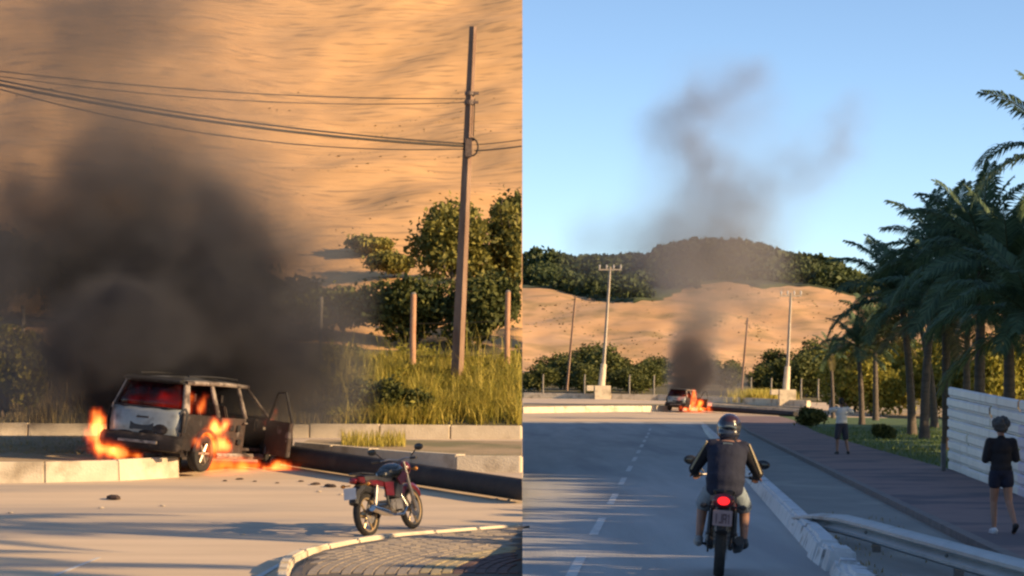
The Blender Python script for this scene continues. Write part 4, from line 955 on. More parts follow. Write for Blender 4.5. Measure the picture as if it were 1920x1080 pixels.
    # tailgate
    def rear(name, rows, half, m, parent, th):
        """a panel bulging backwards: rows of (z, y at the middle, half width)"""
        vs = []; fs = []; n = 11
        for (z, y, hw) in rows:
            for t in lin(-1, 1, n): vs.append((t*hw, y + .11*abs(t)**3, z))
        for i_ in range(len(rows)-1):
            for k_ in range(n-1): fs.append((i_*n+k_, i_*n+k_+1, (i_+1)*n+k_+1, (i_+1)*n+k_))
        o = MB().add(vs, fs).build(name, m, parent, smooth=True); q = o.modifiers.new('thickness', 'SOLIDIFY'); q.thickness = th; q.offset = 0; return o
    tgo = rear('tailgate', [(.56, -2.07, .70), (.62, -2.095, .715), (.80, -2.09, .72), (.98, -2.06, .715), (1.07, -2.03, .70)], 0, M['silver'], root, .04)
    MB().box((.0, -2.098, .74), (.50, .03, .15), Matrix.Rotation(-.12, 3, 'X')).build('plate_recess', M['black'], tgo, bevel=.01)
    mb = MB(); mb.ball((.36, -2.09, .70), (.17, .03, .10), 10, 6); mb.ball((.12, -2.11, .63), (.18, .02, .05), 10, 6); mb.ball((-.3, -2.10, .61), (.2, .02, .035), 10, 6); mb.build('burnt_patch', M['char'], tgo, smooth=True)
    MB().tube([(-.12, -2.095, .90), (.12, -2.095, .90)], .018, 6).build('handle', M['black'], tgo)
    wfm = MB(); loop = [(-.69, -1.92, 1.075), (-.45, -2.01, 1.075), (0, -2.03, 1.075), (.45, -2.01, 1.075), (.69, -1.92, 1.075), (.585, -1.73, 1.53), (.3, -1.82, 1.535), (-.3, -1.82, 1.535), (-.585, -1.73, 1.53), (-.69, -1.92, 1.075)]
    wfm.tube(loop, .03, 6); wfm.build('window_frame', M['char'], tgo)
    rear('rear_window', [(1.08, -2.02, .68), (1.25, -1.955, .645), (1.40, -1.885, .61), (1.52, -1.83, .575)], 0, M['glass'], tgo, .008)
    sp = MB(); sp.hexa([(-.60, -1.92, 1.545), (.60, -1.92, 1.545), (.60, -1.74, 1.57), (-.60, -1.74, 1.57), (-.60, -1.93, 1.575), (.60, -1.93, 1.575), (.60, -1.74, 1.625), (-.60, -1.74, 1.625)]); sp.build('roof_spoiler', M['black'], root, bevel=.012)
    rbo = rear('rear_bumper', [(.34, -2.06, .80), (.36, -2.16, .83), (.44, -2.19, .84), (.54, -2.18, .84), (.60, -2.12, .82)], 0, M['char'], root, .05)
    MB().box((0, -2.21, .47), (.8, .03, .05)).build('bumper_strip', M['ash'], rbo, bevel=.006)
    # wheels
    for (x, y) in ((.74, RA), (-.74, RA), (.74, FA), (-.74, FA)):
        prof = [(.20, -.09), (.27, -.10), (.315, -.085), (.33, -.04), (.33, .04), (.315, .085), (.27, .10), (.20, .09)]
        t = MB().lathe(prof, 32, 'X').build('wheel', M['tyre'], root, smooth=True); t.location = (x, y, .33)
        s = 1 if x > 0 else -1
        rm = MB(); rm.lathe([(.215, -.08), (.225, .085*s), (.20, .07*s), (.19, -.08)], 28, 'X'); rm.build('rim', M['rim'], t, smooth=True)
        sp = MB(); sp.lathe([(0, .05*s), (.05, .06*s), (.06, .03*s), (0, .02*s)], 12, 'X')
        for k in range(6):
            a = 2*math.pi*k/6; dv = Vector((0, math.cos(a), math.sin(a))); sp.tube([dv*.04+Vector((.05*s, 0, 0)), dv*.20+Vector((.055*s, 0, 0))], [.028, .02], 6)
        sp.build('spokes', M['rim'], t); MB().lathe([(0, -.02*s), (.19, -.02*s), (.19, -.04*s), (0, -.04*s)], 20, 'X').build('brake_drum', M['rust'], t)
    # cabin
    for (x, y) in ((.38, .15), (-.38, .15), (.36, -.75), (-.36, -.75)):
        sb = MB(); sb.box((x, y, .62), (.46, .46, .14)); sb.hexa([(x-.22, y-.24, .66), (x+.22, y-.24, .66), (x+.22, y-.14, .66), (x-.22, y-.14, .66), (x-.18, y-.42, 1.18), (x+.18, y-.42, 1.18), (x+.18, y-.35, 1.18), (x-.18, y-.35, 1.18)]); so = sb.build('seat', M['rust'], root, bevel=.02)
        mb = MB(); mb.box((x, y-.42, 1.30), (.24, .07, .14)); mb.tube([(x-.06, y-.40, 1.17), (x-.06, y-.42, 1.26)], .01, 5); mb.tube([(x+.06, y-.40, 1.17), (x+.06, y-.42, 1.26)], .01, 5); mb.build('headrest', M['char'], so, bevel=.02)
    MB().box((0, .82, .86), (1.4, .3, .24)).build('dashboard', M['char'], root, bevel=.04)
    mb = MB(); mb.tube([Vector((-.36+.17*math.cos(a), .58, .98+.17*math.sin(a))) for a in lin(0, 6.28, 20)], .014, 6); mb.tube([(-.36, .58, .98), (-.36, .78, .92)], .02, 6); mb.build('steering_wheel', M['char'], root)
    return root
carA = car('burnt-out dark estate car in flames at the fallen pole, right front door open')
CYAW = R(25)
g0 = ga(376, 893)         # rear right wheel contact
fw = Vector((math.sin(CYAW), math.cos(CYAW), 0)); rt = Vector((math.cos(CYAW), -math.sin(CYAW), 0))
cc = g0 - rt*.78 + fw*1.28
carA.location = (cc.x, cc.y, g0.z+.095); carA.rotation_mode = 'ZXY'
carA.rotation_euler = (R(.3), R(5.0), -CYAW)
carB = copy_tree(carA); carB['label'] = 'distant burning car wreck under the smoke column at the far bend'
lb_ = at(1284, 770, 214); carB.location = (lb_.x, 214, zB(lb_.x, 214)+.06); carB.rotation_euler = (0, R(3), -R(22))

# ================================================================== people
def voxel(mb, vox=.008, smooth=5):
    if vox > .0095: smooth = 14
    me = bpy.data.meshes.new('tmp'); me.from_pydata(mb.v, [], mb.f); o = bpy.data.objects.new('tmp', me); COL.objects.link(o)
    m = o.modifiers.new('r', 'REMESH'); m.mode = 'VOXEL'; m.voxel_size = vox
    m2 = o.modifiers.new('s', 'SMOOTH'); m2.factor = .5; m2.iterations = smooth
    dg = bpy.context.evaluated_depsgraph_get(); out = bpy.data.meshes.new_from_object(o.evaluated_get(dg)); bpy.data.objects.remove(o)
    out.polygons.foreach_set('use_smooth', [True]*len(out.polygons)); return out
def cap(mb, a, b, r0, r1, n=12):
    a, b = Vector(a), Vector(b); t = (b-a)
    mb.tube([a-t.normalized()*r0*.3, a, a.lerp(b, .5), b, b+t.normalized()*r1*.3], [r0*.85, r0, (r0+r1)/2*1.03, r1, r1*.85], n); mb.ball(a, r0, 12, 8); mb.ball(b, r1, 12, 8)
def hand(mb, wrist, dirv, palm_n, s=1.0, curl=.9):
    """palm, four jointed fingers of unequal length and a thumb from the palm's side"""
    w_ = Vector(wrist); d_ = Vector(dirv).normalized(); nrm = Vector(palm_n); nrm = (nrm - d_*nrm.dot(d_)).normalized(); sd = d_.cross(nrm)*s
    c = w_ + d_*.055; mb.ball(w_+d_*.01, .028, 10, 6)
    for k in (-1.5, -.5, .5, 1.5): cap(mb, w_+d_*.015+sd*.012*k, w_+d_*.09+sd*.021*k, .016, .0145, 8)
    for k, L in ((-1.5, .062), (-.5, .075), (.5, .08), (1.5, .07)):
        p = w_+d_*.095+sd*.0215*k; a = 0; dd = d_
        for sg, f_ in enumerate((.42, .32, .26)):
            a += curl*(.7+.2*sg); dd = (d_*math.cos(a) + nrm*math.sin(a)); q = p + dd*L*f_; cap(mb, p, q, .0095-.0006*sg, .009-.0006*sg, 8); p = q
    p = w_+d_*.03+sd*.03; q = p+(sd*.75+d_*.5+nrm*.45).normalized()*.038; cap(mb, p, q, .0125, .0115, 8); cap(mb, q, q+(d_*.7+nrm*.6+sd*.1).normalized()*.032, .0115, .0095, 8)
def foot(mb, ankle, heel, toe, r=.04):
    cap(mb, ankle, heel, r*.95, r*.9); cap(mb, heel, toe, r*.95, r*.8); cap(mb, ankle, Vector(heel).lerp(Vector(toe), .6), r*.9, r*.85)
def head(mb, c, fwd, s=1.0):
    c = Vector(c); f = Vector(fwd).normalized(); sd = f.cross(Vector((0, 0, 1))).normalized()
    rot = Matrix((sd, f, Vector((0, 0, 1)))).transposed()
    mb.ball(c+Vector((0, 0, .025))*s, (.075*s, .093*s, .10*s), 16, 10, rot); mb.ball(c+f*.025*s-Vector((0, 0, .055))*s, (.055*s, .065*s, .065*s), 14, 8, rot)
    mb.ball(c+f*.098*s-Vector((0, 0, .012))*s, (.012*s, .018*s, .022*s), 8, 6, rot); mb.ball(c+f*.085*s-Vector((0, 0, .055))*s, (.024*s, .012*s, .009*s), 8, 6, rot)
    for k in (-1, 1): mb.ball(c+sd*k*.078*s-Vector((0, 0, .005)), (.012*s, .02*s, .032*s), 8, 6, rot)
    return rot
def eyes(c, fwd, parent, s=1.0):
    c = Vector(c); f = Vector(fwd).normalized(); sd = f.cross(Vector((0, 0, 1))).normalized()
    for k in (-1, 1): MB().ball(c+f*.083*s+sd*k*.031*s+Vector((0, 0, .012)), .011*s, 8, 6).build('eye', M['eye'], parent, smooth=True)
# --- the rider, seated; local frame: y forward
rid = empty('person', (RX+.035, RD+.64, 0), -R(4.5), label='motorcyclist in dark helmet and navy top riding away, hands on the handlebar', cat='person')
b = MB(); HIP = [Vector((s*.10, -.24, .90)) for s in (-1, 1)]; KN = [Vector((s*.22, .17, .70)) for s in (-1, 1)]; AN = [Vector((s*.235, -.06, .385)) for s in (-1, 1)]
SH = [Vector((s*.185, -.13, 1.335)) for s in (-1, 1)]; EL = [Vector((s*.335, .02, 1.08)) for s in (-1, 1)]; WR = [Vector((s*.315, .285, 1.035)) for s in (-1, 1)]
HC = Vector((0, -.06, 1.53))
b.ball((0, -.24, .92), (.165, .14, .12), 16, 10); b.ball((0, -.22, 1.08), (.15, .115, .2), 16, 10); b.ball((0, -.17, 1.25), (.18, .12, .17), 16, 10)
cap(b, (0, -.13, 1.36), (0, -.08, 1.46), .06, .055)
for i, s in enumerate((-1, 1)):
    cap(b, SH[i], EL[i], .056, .045); cap(b, EL[i], WR[i], .043, .03); cap(b, HIP[i], KN[i], .092, .062); cap(b, KN[i], AN[i], .062, .037)
    cap(b, SH[i]*.55+Vector((0, -.06, .62)), SH[i], .07, .06)
    foot(b, AN[i], AN[i]+Vector((0, -.05, -.05)), AN[i]+Vector((s*.02, .15, -.055)), .038); hand(b, WR[i], (s*-.03, .9, -.1), (0, .1, -1), -s, .95)
rh = head(b, HC, (0, 1, -.05)); link_mesh('body', voxel(b, .0075), M['skin'], rid)
c = MB(); c.ball((0, -.26, .90), (.205, .16, .12), 16, 10); c.ball((0, -.255, 1.0), (.21, .165, .17), 16, 10); c.ball((0, -.235, 1.09), (.205, .15, .19), 16, 10); c.ball((0, -.18, 1.24), (.215, .15, .17), 16, 10); cap(c, (-.165, -.135, 1.335), (.165, -.135, 1.335), .082, .082); cap(c, (0, -.13, 1.36), (0, -.10, 1.44), .085, .075)
c.ball((0, -.21, 1.15), (.205, .14, .2), 16, 10)
link_mesh('vest', voxel(c, .011), M['navy'], rid)
for i, s in enumerate((-1, 1)):
    c = MB(); cap(c, SH[i]+Vector((-s*.01, 0, 0)), EL[i], .074, .060); cap(c, EL[i], EL[i].lerp(WR[i], .86), .060, .045); sl = link_mesh('sleeve', voxel(c, .010), M['blackcloth'], rid)
    st = MB(); o_ = Vector((s*.035, -.062, .02)); pts = [SH[i]+o_+Vector((0, 0, .03)), SH[i].lerp(EL[i], .5)+o_*1.02, EL[i]+Vector((s*.03, -.052, .0))]
    st.tube(pts, [.011, .012, .011], 8); st.build('sleeve_stripe', M['beige'], sl, smooth=True)
    c = MB(); cap(c, HIP[i]+Vector((0, 0, -.01)), HIP[i].lerp(KN[i], .88), .112, .095); c.ball((s*.06, -.25, .90), (.13, .14, .10), 12, 8); link_mesh('shorts_leg', voxel(c, .011), M['denim'], rid)
    c = MB(); foot(c, AN[i]-Vector((0, 0, .02)), AN[i]+Vector((0, -.06, -.06)), AN[i]+Vector((s*.02, .17, -.065)), .050); link_mesh('shoe', voxel(c, .009), M['shoe'] if s < 0 else M['shoe_k'], rid)
hm = MB(); hm.ball(HC+Vector((0, .0, .02)), (.128, .150, .142), 24, 16); hm.ball(HC+Vector((0, .07, -.07)), (.105, .09, .075), 18, 10); hm.ball(HC+Vector((0, -.06, -.05)), (.118, .09, .09), 18, 10)
hel = link_mesh('helmet', voxel(hm, .009), M['helmet'], rid)
st = MB(); st.ball(HC+Vector((0, -.01, .062)), (.112, .130, .094), 24, 14); st.build('crown_decal', M['helmet_r'], hel, smooth=True)
st = MB(); st.tube([HC+Vector((.075*math.sin(a), -.162+.03*(1-math.cos(a)), .0+.028*math.cos(a))) for a in lin(-1.3, 1.3, 9)], .012, 6); st.build('rear_vent', M['helmet_g'], hel, smooth=True)
MB().ball(HC+Vector((0, .095, .02)), (.108, .065, .055), 16, 10).build('visor', M['visor'], hel, smooth=True)
MB().box((0, -.262, 1.375), (.10, .01, .02)).build('collar_tag', M['helmet_g'], rid)
rid.rotation_euler.y = R(4)
# --- walking people; local frame: y is the way they face
def walker(name_label, loc, rz, sc, J, skin):
    root = empty('person', loc, rz, label=name_label, cat='person'); root.scale = (sc, sc, sc)
    b = MB(); V = {k: Vector(v) for k, v in J.items()}
    b.ball((0, 0, .93), (.155, .115, .12), 16, 10); b.ball((0, .0, 1.10), (.13, .095, .18), 16, 10); b.ball((0, 0, 1.27), (.155, .105, .16), 16, 10); cap(b, (0, -.005, 1.40), (0, .015, 1.50), .052, .05)
    for s, k in ((-1, 'l'), (1, 'r')):
        cap(b, (s*.07, 0, 1.38), V['s'+k], .062, .055); cap(b, V['s'+k], V['e'+k], .05, .04); cap(b, V['e'+k], V['w'+k], .04, .027)
        cap(b, V['h'+k], V['k'+k], .09, .058); cap(b, V['k'+k], V['a'+k], .057, .035); foot(b, V['a'+k], V['f'+k], V['t'+k], .036)
        hand(b, V['w'+k], V['w'+k]-V['e'+k], V['n'+k], s, .6)
    head(b, V['hd'], V['look']); link_mesh('body', voxel(b, .0075), skin, root); eyes(V['hd'], V['look'], root)
    return root, V
# woman, dark top and shorts
wm, V = walker('woman in black top and shorts with curly greying hair walking past the white hoarding', (6.27, 37.6, .10), R(4), .85, dict(
    sl=(-.17, 0, 1.375), el=(-.235, .03, 1.10), wl=(-.10, .21, 1.13), nl=(1, .2, -.2), sr=(.17, 0, 1.375), er=(.235, .02, 1.11), wr=(.08, .22, 1.16), nr=(-1, .2, -.2),
    hl=(-.085, 0, .90), kl=(-.095, .08, .49), al=(-.10, .04, .085), fl=(-.10, -.03, .04), tl=(-.11, .16, .035),
    hr=(.085, 0, .90), kr=(.11, -.02, .49), ar=(.15, -.26, .15), fr=(.155, -.32, .13), tr=(.155, -.17, .03), hd=(0, .03, 1.595), look=(0, 1, -.12)), M['skin'])
c = MB(); c.ball((0, .0, .98), (.175, .135, .13), 16, 10); c.ball((0, 0, 1.12), (.165, .125, .19), 16, 10); c.ball((0, 0, 1.28), (.18, .13, .16), 16, 10); cap(c, (-.13, 0, 1.375), (.13, 0, 1.375), .07, .07); cap(c, (0, 0, 1.40), (0, 0, 1.44), .07, .062)
for k in 'lr': cap(c, V['s'+k], V['s'+k].lerp(V['e'+k], .93), .078, .066)
link_mesh('top', voxel(c, .011), M['blackcloth'], wm)
c = MB(); c.ball((0, 0, .93), (.172, .135, .12), 16, 10)
for k in 'lr': cap(c, V['h'+k], V['h'+k].lerp(V['k'+k], .34), .105, .105)
link_mesh('shorts', voxel(c, .011), M['navy'], wm)
c = MB()
for i in range(60):
    u = unit(1)[0]; u[2] = u[2]*.8+.12; p_ = Vector(V['hd'])+Vector((u[0]*.105, u[1]*.105-.03, u[2]*.12+.035))
    if p_.y > V['hd'].y+.06 and p_.z < V['hd'].z+.05: continue
    c.ball(p_, random.uniform(.032, .05), 8, 6)
c.ball(V['hd']+Vector((0, -.02, .04)), (.105, .105, .11), 12, 8); link_mesh('hair', voxel(c, .009, 2), M['hair'], wm)
for k in 'lr':
    c = MB(); foot(c, V['a'+k]-Vector((0, 0, .02)), V['f'+k]+Vector((0, -.01, 0)), V['t'+k]+Vector((0, .02, 0)), .044); sh_ = link_mesh('shoe', voxel(c, .009), M['white'] if k == 'l' else M['shoe_k'], wm)
    if k == 'l': MB().box((V['al'].x-.005, .065, .012), (.092, .27, .022)).build('sole', M['white'], sh_, bevel=.008)
# man in a pale shirt with one hand raised
mx_ = gb(1578, 86.5, .1)
mn_, V = walker('man in pale shirt and dark shorts on the footpath, both forearms raised', (mx_.x, mx_.y, .10), R(10), .95, dict(
    sl=(-.19, 0, 1.39), el=(-.36, .05, 1.36), wl=(-.33, .16, 1.58), nl=(1, 0, -.2), sr=(.19, 0, 1.39), er=(.36, .04, 1.30), wr=(.20, .14, 1.50), nr=(-1, 0, -.2),
    hl=(-.09, 0, .90), kl=(-.13, .03, .49), al=(-.16, -.05, .09), fl=(-.16, -.11, .045), tl=(-.17, .08, .04),
    hr=(.09, 0, .90), kr=(.14, .02, .48), ar=(.18, -.08, .09), fr=(.18, -.14, .045), tr=(.20, .05, .04), hd=(0, .02, 1.62), look=(-.1, 1, 0)), M['skin2'])
c = MB(); c.ball((0, .0, 1.0), (.19, .14, .14), 16, 10); c.ball((0, 0, 1.13), (.18, .135, .2), 16, 10); c.ball((0, 0, 1.29), (.20, .14, .16), 16, 10); cap(c, (-.15, 0, 1.39), (.15, 0, 1.39), .075, .075)
for k in 'lr': cap(c, V['s'+k], V['s'+k].lerp(V['e'+k], .85), .085, .08)
link_mesh('shirt', voxel(c, .012), M['shirt'], mn_)
c = MB(); c.ball((0, 0, .93), (.18, .14, .12), 16, 10)
for k in 'lr': cap(c, V['h'+k], V['h'+k].lerp(V['k'+k], .9), .11, .10)
link_mesh('shorts', voxel(c, .012), M['trouser'], mn_)
c = MB(); c.ball(V['hd']+Vector((0, -.015, .045)), (.088, .1, .09), 14, 9); c.ball(V['hd']+Vector((0, -.05, .0)), (.08, .06, .08), 12, 8); link_mesh('hair', voxel(c, .009), M['hair_k'], mn_)
for k in 'lr':
    c = MB(); foot(c, V['a'+k]-Vector((0, 0, .02)), V['f'+k], V['t'+k]+Vector((0, .02, 0)), .046); link_mesh('shoe', voxel(c, .01), M['shoe_k'], mn_)

# ================================================================== smoke and flames
def vnoise(shape, cell, seed):
    """smooth lattice noise on a grid of SHAPE; CELL = voxels per lattice step on each axis"""
    r = np.random.default_rng(seed); ms = []; ls = []
    for n, c in zip(shape, cell):
        k = int(n/c)+3; x = np.arange(n)/c; i = x.astype(int); f = x-i; f = f*f*(3-2*f)
        m_ = np.zeros((n, k)); m_[np.arange(n), i] = 1-f; m_[np.arange(n), i+1] = f; ms.append(m_); ls.append(k)
    L = r.random(ls); return np.einsum('xi,yj,zk,ijk->xyz', *ms, L, optimize=True)
def fbm(shape, cell, seed, octv=4, gain=.55):
    out = 0; a = 1; t = 0
    for o in range(octv):
        out = out + a*vnoise(shape, [max(1.5, c/2**o) for c in cell], seed+o); t += a; a *= gain
    return out/t
def capdist(X, Y, Z, pts):
    """smallest distance / radius to a chain of points (x, y, z, r)"""
    best = np.full(X.shape, 9.0)
    for a, b in zip(pts, pts[1:]):
        ax, ay, az, ar = a; bx, by, bz, br = b; dx, dy, dz = bx-ax, by-ay, bz-az; L2 = dx*dx+dy*dy+dz*dz
        t = np.clip(((X-ax)*dx+(Y-ay)*dy+(Z-az)*dz)/L2, 0, 1)
        d_ = np.sqrt((X-ax-t*dx)**2+(Y-ay-t*dy)**2+(Z-az-t*dz)**2)/(ar+t*(br-ar)); best = np.minimum(best, d_)
    return best
def volume(name, lo, hi, vox, fn, m, label, cat, seed):
    lo, hi = np.array(lo), np.array(hi); n = np.maximum(8, ((hi-lo)/vox).astype(int))
    ax = [np.linspace(0, hi[i]-lo[i], n[i]) for i in range(3)]; X, Y, Z = np.meshgrid(*ax, indexing='ij')
    D = fn(X+lo[0], Y+lo[1], Z+lo[2], tuple(n), seed); D = np.where(D < .003, 0, D)
    # soft border
    for i in range(3):
        e = np.minimum(1, np.minimum(np.arange(n[i]), n[i]-1-np.arange(n[i]))/3.0); sh = [1, 1, 1]; sh[i] = n[i]; D = D*e.reshape(sh)
    pts = np.stack([X, Y, Z], -1).transpose(2, 1, 0, 3).reshape(-1, 3); val = D.transpose(2, 1, 0).reshape(-1)
    me = bpy.data.meshes.new(name); me.vertices.add(len(pts)); me.vertices.foreach_set('co', pts.astype(np.float32).ravel())
    at_ = me.attributes.new('d', 'FLOAT', 'POINT'); at_.data.foreach_set('value', val.astype(np.float32))
    o = link_mesh(name, me, m); o.location = lo; tag(o, label, cat, kind='stuff')
    g = bpy.data.node_groups.new(name+'_grid', 'GeometryNodeTree'); g.interface.new_socket('Geometry', in_out='INPUT', socket_type='NodeSocketGeometry'); g.interface.new_socket('Geometry', in_out='OUTPUT', socket_type='NodeSocketGeometry')
    N = g.nodes; I = N.new('NodeGroupInput'); O = N.new('NodeGroupOutput'); vc = N.new('GeometryNodeVolumeCube'); sm_ = N.new('GeometryNodeSetMaterial'); sm_.inputs['Material'].default_value = m
    si = N.new('GeometryNodeSampleIndex'); na = N.new('GeometryNodeInputNamedAttribute'); na.inputs['Name'].default_value = 'd'; na.data_type = 'FLOAT'
    pos = N.new('GeometryNodeInputPosition'); sx = N.new('ShaderNodeSeparateXYZ'); g.links.new(pos.outputs[0], sx.inputs[0])
    def math_(op, a, b):
        q = N.new('ShaderNodeMath'); q.operation = op
        for k, v_ in enumerate((a, b)):
            if isinstance(v_, (int, float)): q.inputs[k].default_value = v_
            elif v_ is not None: g.links.new(v_, q.inputs[k])
        return q.outputs[0]
    idx = []
    for i in range(3): idx.append(math_('ROUND', math_('MULTIPLY', sx.outputs[i], float((n[i]-1)/(hi[i]-lo[i]))), 0))
    tot = math_('ADD', idx[0], math_('MULTIPLY', math_('ADD', idx[1], math_('MULTIPLY', idx[2], float(n[1]))), float(n[0])))
    g.links.new(I.outputs[0], si.inputs['Geometry']); g.links.new(na.outputs[0], si.inputs['Value']); g.links.new(tot, si.inputs['Index'])
    g.links.new(si.outputs[0], vc.inputs['Density']); vc.inputs['Min'].default_value = (0, 0, 0); vc.inputs['Max'].default_value = tuple(float(v_) for v_ in hi-lo)
    for k, a in enumerate('XYZ'): vc.inputs['Resolution '+a].default_value = int(n[k])
    g.links.new(vc.outputs[0], sm_.inputs[0]); g.links.new(sm_.outputs[0], O.inputs[0])
    md = o.modifiers.new('grid', 'NODES'); md.node_group = g
    return o
def smokemat(name, col, dens, thick=None):
    m, nt, out = new_mat(name); p = nt.nodes.new('ShaderNodeVolumePrincipled'); p.inputs['Color'].default_value = (*col, 1)
    if thick:       # thick soot is blacker than the thin drifting smoke
        a = nt.nodes.new('ShaderNodeAttribute'); a.attribute_name = 'density'; cr = nt.nodes.new('ShaderNodeValToRGB')
        cr.color_ramp.elements[0].position = .06; cr.color_ramp.elements[0].color = (*col, 1); cr.color_ramp.elements[1].position = 1.0; cr.color_ramp.elements[1].color = (*thick, 1)
        lnk(nt, a.outputs['Fac'], cr.inputs[0]); lnk(nt, cr.outputs[0], p.inputs['Color'])
    p.inputs['Density'].default_value = dens
    p.inputs['Anisotropy'].default_value = .2; lnk(nt, p.outputs[0], out.inputs['Volume']); return m
def firemat(name, stren, absorb=0):
    m, nt, out = new_mat(name); N = nt.nodes; a = N.new('ShaderNodeAttribute'); a.attribute_name = 'density'
    cr = N.new('ShaderNodeValToRGB'); e = cr.color_ramp.elements; e[0].position = .05; e[0].color = (.75, .045, .008, 1); e[1].position = .95; e[1].color = (1, .42, .08, 1)
    q = cr.color_ramp.elements.new(.45); q.color = (1, .15, .014, 1)
    mu = N.new('ShaderNodeMath'); mu.operation = 'MULTIPLY'; mu.inputs[1].default_value = stren; em = N.new('ShaderNodeEmission')
    lnk(nt, a.outputs['Fac'], cr.inputs[0]); lnk(nt, a.outputs['Fac'], mu.inputs[0]); lnk(nt, cr.outputs[0], em.inputs[0]); lnk(nt, mu.outputs[0], em.inputs[1]); lnk(nt, em.outputs[0], out.inputs['Volume']); return m
def sstep(a, b, x): t = np.clip((x-a)/(b-a), 0, 1); return t*t*(3-2*t)
def pA(px, py, d, rpx): p_ = at(px, py, d); return (p_.x, p_.y, p_.z, rpx/F*d)
def smokeA(X, Y, Z, n, seed):
    N1 = fbm(n, (15, 15, 13), seed, 4); N2 = fbm(n, (9, 9, 8), seed+20, 3)
    core = capdist(X, Y, Z, [pA(330, 740, 53.8, 110), pA(245, 660, 54.4, 175), pA(260, 560, 55, 260), pA(160, 450, 55.6, 300), pA(20, 350, 56, 280), pA(-100, 260, 56.5, 260)])
    rgt = capdist(X, Y, Z, [pA(390, 740, 54.2, 130), pA(490, 650, 54.8, 190), pA(470, 540, 55.4, 200), pA(380, 450, 55.8, 190)])
    low = capdist(X, Y, Z, [pA(400, 750, 54.6, 110), pA(600, 740, 55.4, 95)])
    veil = capdist(X, Y, Z, [pA(460, 480, 56.5, 240), pA(300, 230, 57, 330), pA(240, 40, 57.5, 360), pA(240, -120, 57.5, 360)])
    f = lambda c_, e0, e1: sstep(e1+.15, e0-.1, c_ + (N1-.5)*1.9 + (N2-.5)*1.1)
    D = 2.3*f(core, .2, 1.2)*np.interp(Z, [1, 2.6, 4.2, 5.5, 7.5, 9], [1.2, 1.1, .60, .28, .11, .06]) + .9*f(rgt, .0, 1.25)*np.interp(Z, [1, 3, 5, 7], [1.0, .8, .45, .2]) + .5*f(low, .2, 1.2)
    black = capdist(X, Y, Z, [pA(225, 740, 53.6, 75), pA(175, 680, 54, 100), pA(210, 610, 54.5, 95), pA(380, 650, 54.8, 90)]); D += 2.2*f(black, -.1, 1.5)
    D *= .25 + 1.5*sstep(.3, .7, N2)
    D += .42*f(veil, -.1, 1.4)*(.3+1.4*sstep(.3, .7, N1))*np.interp(X, [-9, -6, -3.5], [1.15, .7, .35])
    return D
volume('smoke', (-11.2, 51.2, .9), (-2.4, 60.2, 10.6), .135, smokeA, smokemat('dark_smoke', (.27, .27, .285), 1.0, (.05, .056, .08)), 'dense dark smoke billowing up and left from the burning car', 'smoke', 5)
def smokeB(X, Y, Z, n, seed):
    N1 = fbm(n, (13, 12, 13), seed, 4); N2 = fbm(n, (7, 7, 7), seed+20, 3)
    f = lambda c_, e0, e1, k=1.4: sstep(e1, e0, c_ + (N1-.5)*k + (N2-.5)*.6)
    col = capdist(X, Y, Z, [pA(1283, 738, 215.8, 36), pA(1298, 690, 216.4, 50), pA(1300, 640, 217, 50), pA(1318, 570, 218, 64)])
    up_ = capdist(X, Y, Z, [pA(1320, 600, 218, 60), pA(1345, 540, 219, 110), pA(1330, 480, 220, 140), pA(1340, 400, 221, 110)])
    sidel = capdist(X, Y, Z, [pA(1380, 510, 220, 120), pA(1250, 470, 221, 100), pA(1120, 450, 222, 70)])
    left = capdist(X, Y, Z, [pA(1345, 420, 221, 100), pA(1330, 320, 222, 95), pA(1255, 235, 222, 85), pA(1330, 175, 222, 60), pA(1425, 135, 222, 42)])
    right = capdist(X, Y, Z, [pA(1360, 410, 221, 90), pA(1460, 350, 222, 95), pA(1560, 270, 222, 85), pA(1600, 210, 222, 55)])
    vl = capdist(X, Y, Z, [pA(1330, 420, 222, 200), pA(1350, 250, 222, 170)])
    rgt = capdist(X, Y, Z, [pA(1310, 735, 217, 40), pA(1370, 715, 218, 45)])
    pat = (.15 + 1.7*sstep(.38, .66, N1))*(.3 + 1.4*sstep(.25, .75, N2))
    hi_ = np.interp(Z, [10, 15], [1, .55])
    return (2.0*f(col, .2, 1.05, .9)*np.interp(Z, [2, 4.5, 6.5, 9], [1, .7, .22, .03])*(.35+1.3*N2) + (.15*f(up_, .1, 1.3)*hi_ + .14*f(sidel, .1, 1.3)*hi_)*(.35+1.3*N2)
            + (.125*f(left, .0, 1.25) + .11*f(right, .0, 1.25) + .045*f(vl, .1, 1.3))*pat + .3*f(rgt, .2, 1.1)*(.35+1.3*N2))
volume('smoke', (2.5, 211.5, .5), (29, 230, 28.5), .36, smokeB, smokemat('grey_smoke', (.46, .44, .45), 1.0, (.08, .075, .10)), 'grey smoke column rising from the distant burning car and drifting over the hills', 'smoke', 31)
def flames(chains, zs, lo, hi, scale=1.0):
    def fn(X, Y, Z, n, seed):
        N1 = fbm(n, (5, 5, 9), seed, 3, .7); N2 = fbm(n, (2.6, 2.6, 5), seed+9, 2, .8); D = 0
        for ch, amp in chains: D = np.maximum(D, amp*sstep(1.1, .0, capdist(X, Y, Z, ch) + (N1-.5)*2.5 + (N2-.5)*1.7))
        return D
    return fn
def cA(x, y, z, r):      # a point in the car's own frame
    p_ = carA.matrix_basis @ Vector((x, y, z)); return (p_.x, p_.y, p_.z, r)
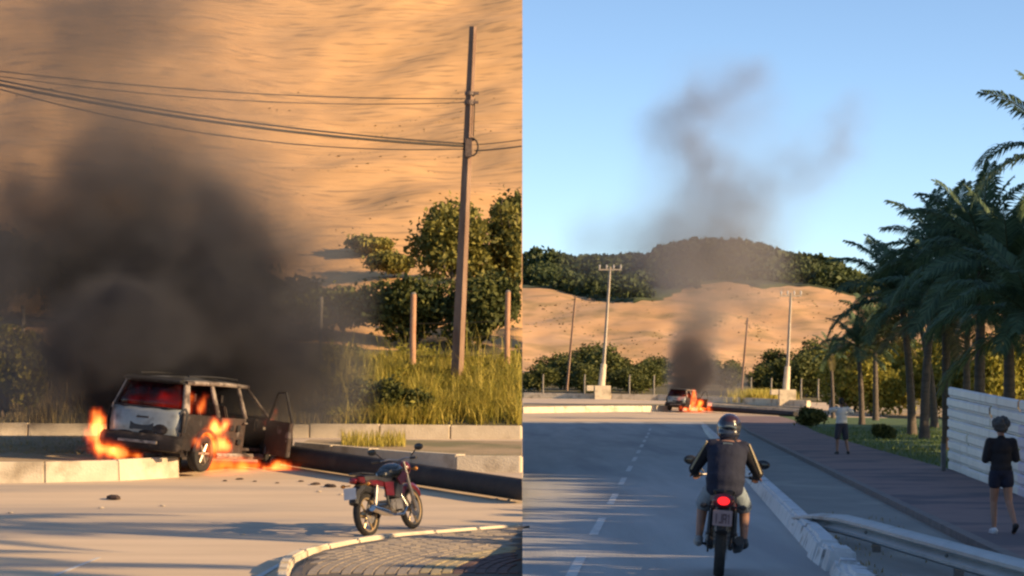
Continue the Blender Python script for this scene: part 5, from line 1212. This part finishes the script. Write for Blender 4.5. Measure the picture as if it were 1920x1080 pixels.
fireA = [([cA(-.86, -2.05, .35, .20), cA(-.90, -2.05, .62, .17), cA(-.98, -2.05, .92, .09)], 1.0), ([cA(-.85, -2.15, .28, .16), cA(-.3, -2.2, .22, .13), cA(.05, -2.15, .2, .08)], .9),
         ([cA(.84, -1.6, .55, .13), cA(.88, -1.25, .80, .17), cA(.88, -.85, .78, .14), cA(.87, -.62, .95, .07)], 1.0), ([cA(.86, -1.0, .5, .14), cA(.87, -.72, .55, .13)], .8),
         ([cA(.66, -1.72, 1.1, .10), cA(.70, -1.70, 1.25, .10), cA(.66, -1.62, 1.42, .05)], .95), ([cA(.70, -1.30, 1.1, .10), cA(.72, -1.22, 1.35, .07)], .7),
         ([cA(.8, -.9, .10, .16), cA(.9, -.2, .10, .15), cA(.9, .5, .14, .12)], .55), ([cA(1.15, .35, .10, .12), cA(1.35, .55, .14, .16), cA(1.6, .7, .16, .10)], .95),
         ([cA(-.38, -1.6, 1.12, .22), cA(.42, -1.55, 1.16, .24)], .26), ([cA(.85, .95, .95, .10), cA(.9, 1.0, 1.15, .06)], .35)]
volume('flames', (cc.x-2.3, cc.y-2.9, g0.z-.05), (cc.x+2.7, cc.y+1.9, g0.z+1.9), .052, flames(fireA, 0, 0, 0), firemat('flame_glow', 6.5), 'orange flames licking round the rear, wheels and underside of the burning car', 'flames', 77)
lb = carB.location
def cB(x, y, z, r): p_ = carB.matrix_basis @ Vector((x, y, z)); return (p_.x, p_.y, p_.z, r)
fireB = [([cB(.9, -1.2, .3, .3), cB(.95, -1.1, .9, .3), cB(.9, -.9, 1.4, .15)], .6), ([cB(.9, 0, .3, .3), cB(1.1, .4, .7, .3)], .7), ([cB(1.0, 1.2, .2, .3), cB(1.3, 1.4, .6, .25)], .7), ([cB(.3, -2.1, .9, .2), cB(.7, -1.9, 1.2, .2)], .5), ([cB(.6, -2.2, .1, .25), cB(1.8, .5, .1, .25)], .7)]
volume('flames', (lb.x-2.6, lb.y-3.2, lb.z-.1), (lb.x+3.2, lb.y+2.6, lb.z+2.2), .09, flames(fireB, 0, 0, 0), firemat('far_flame_glow', 4.0), 'orange-red flames on the distant burning car', 'flames', 90)
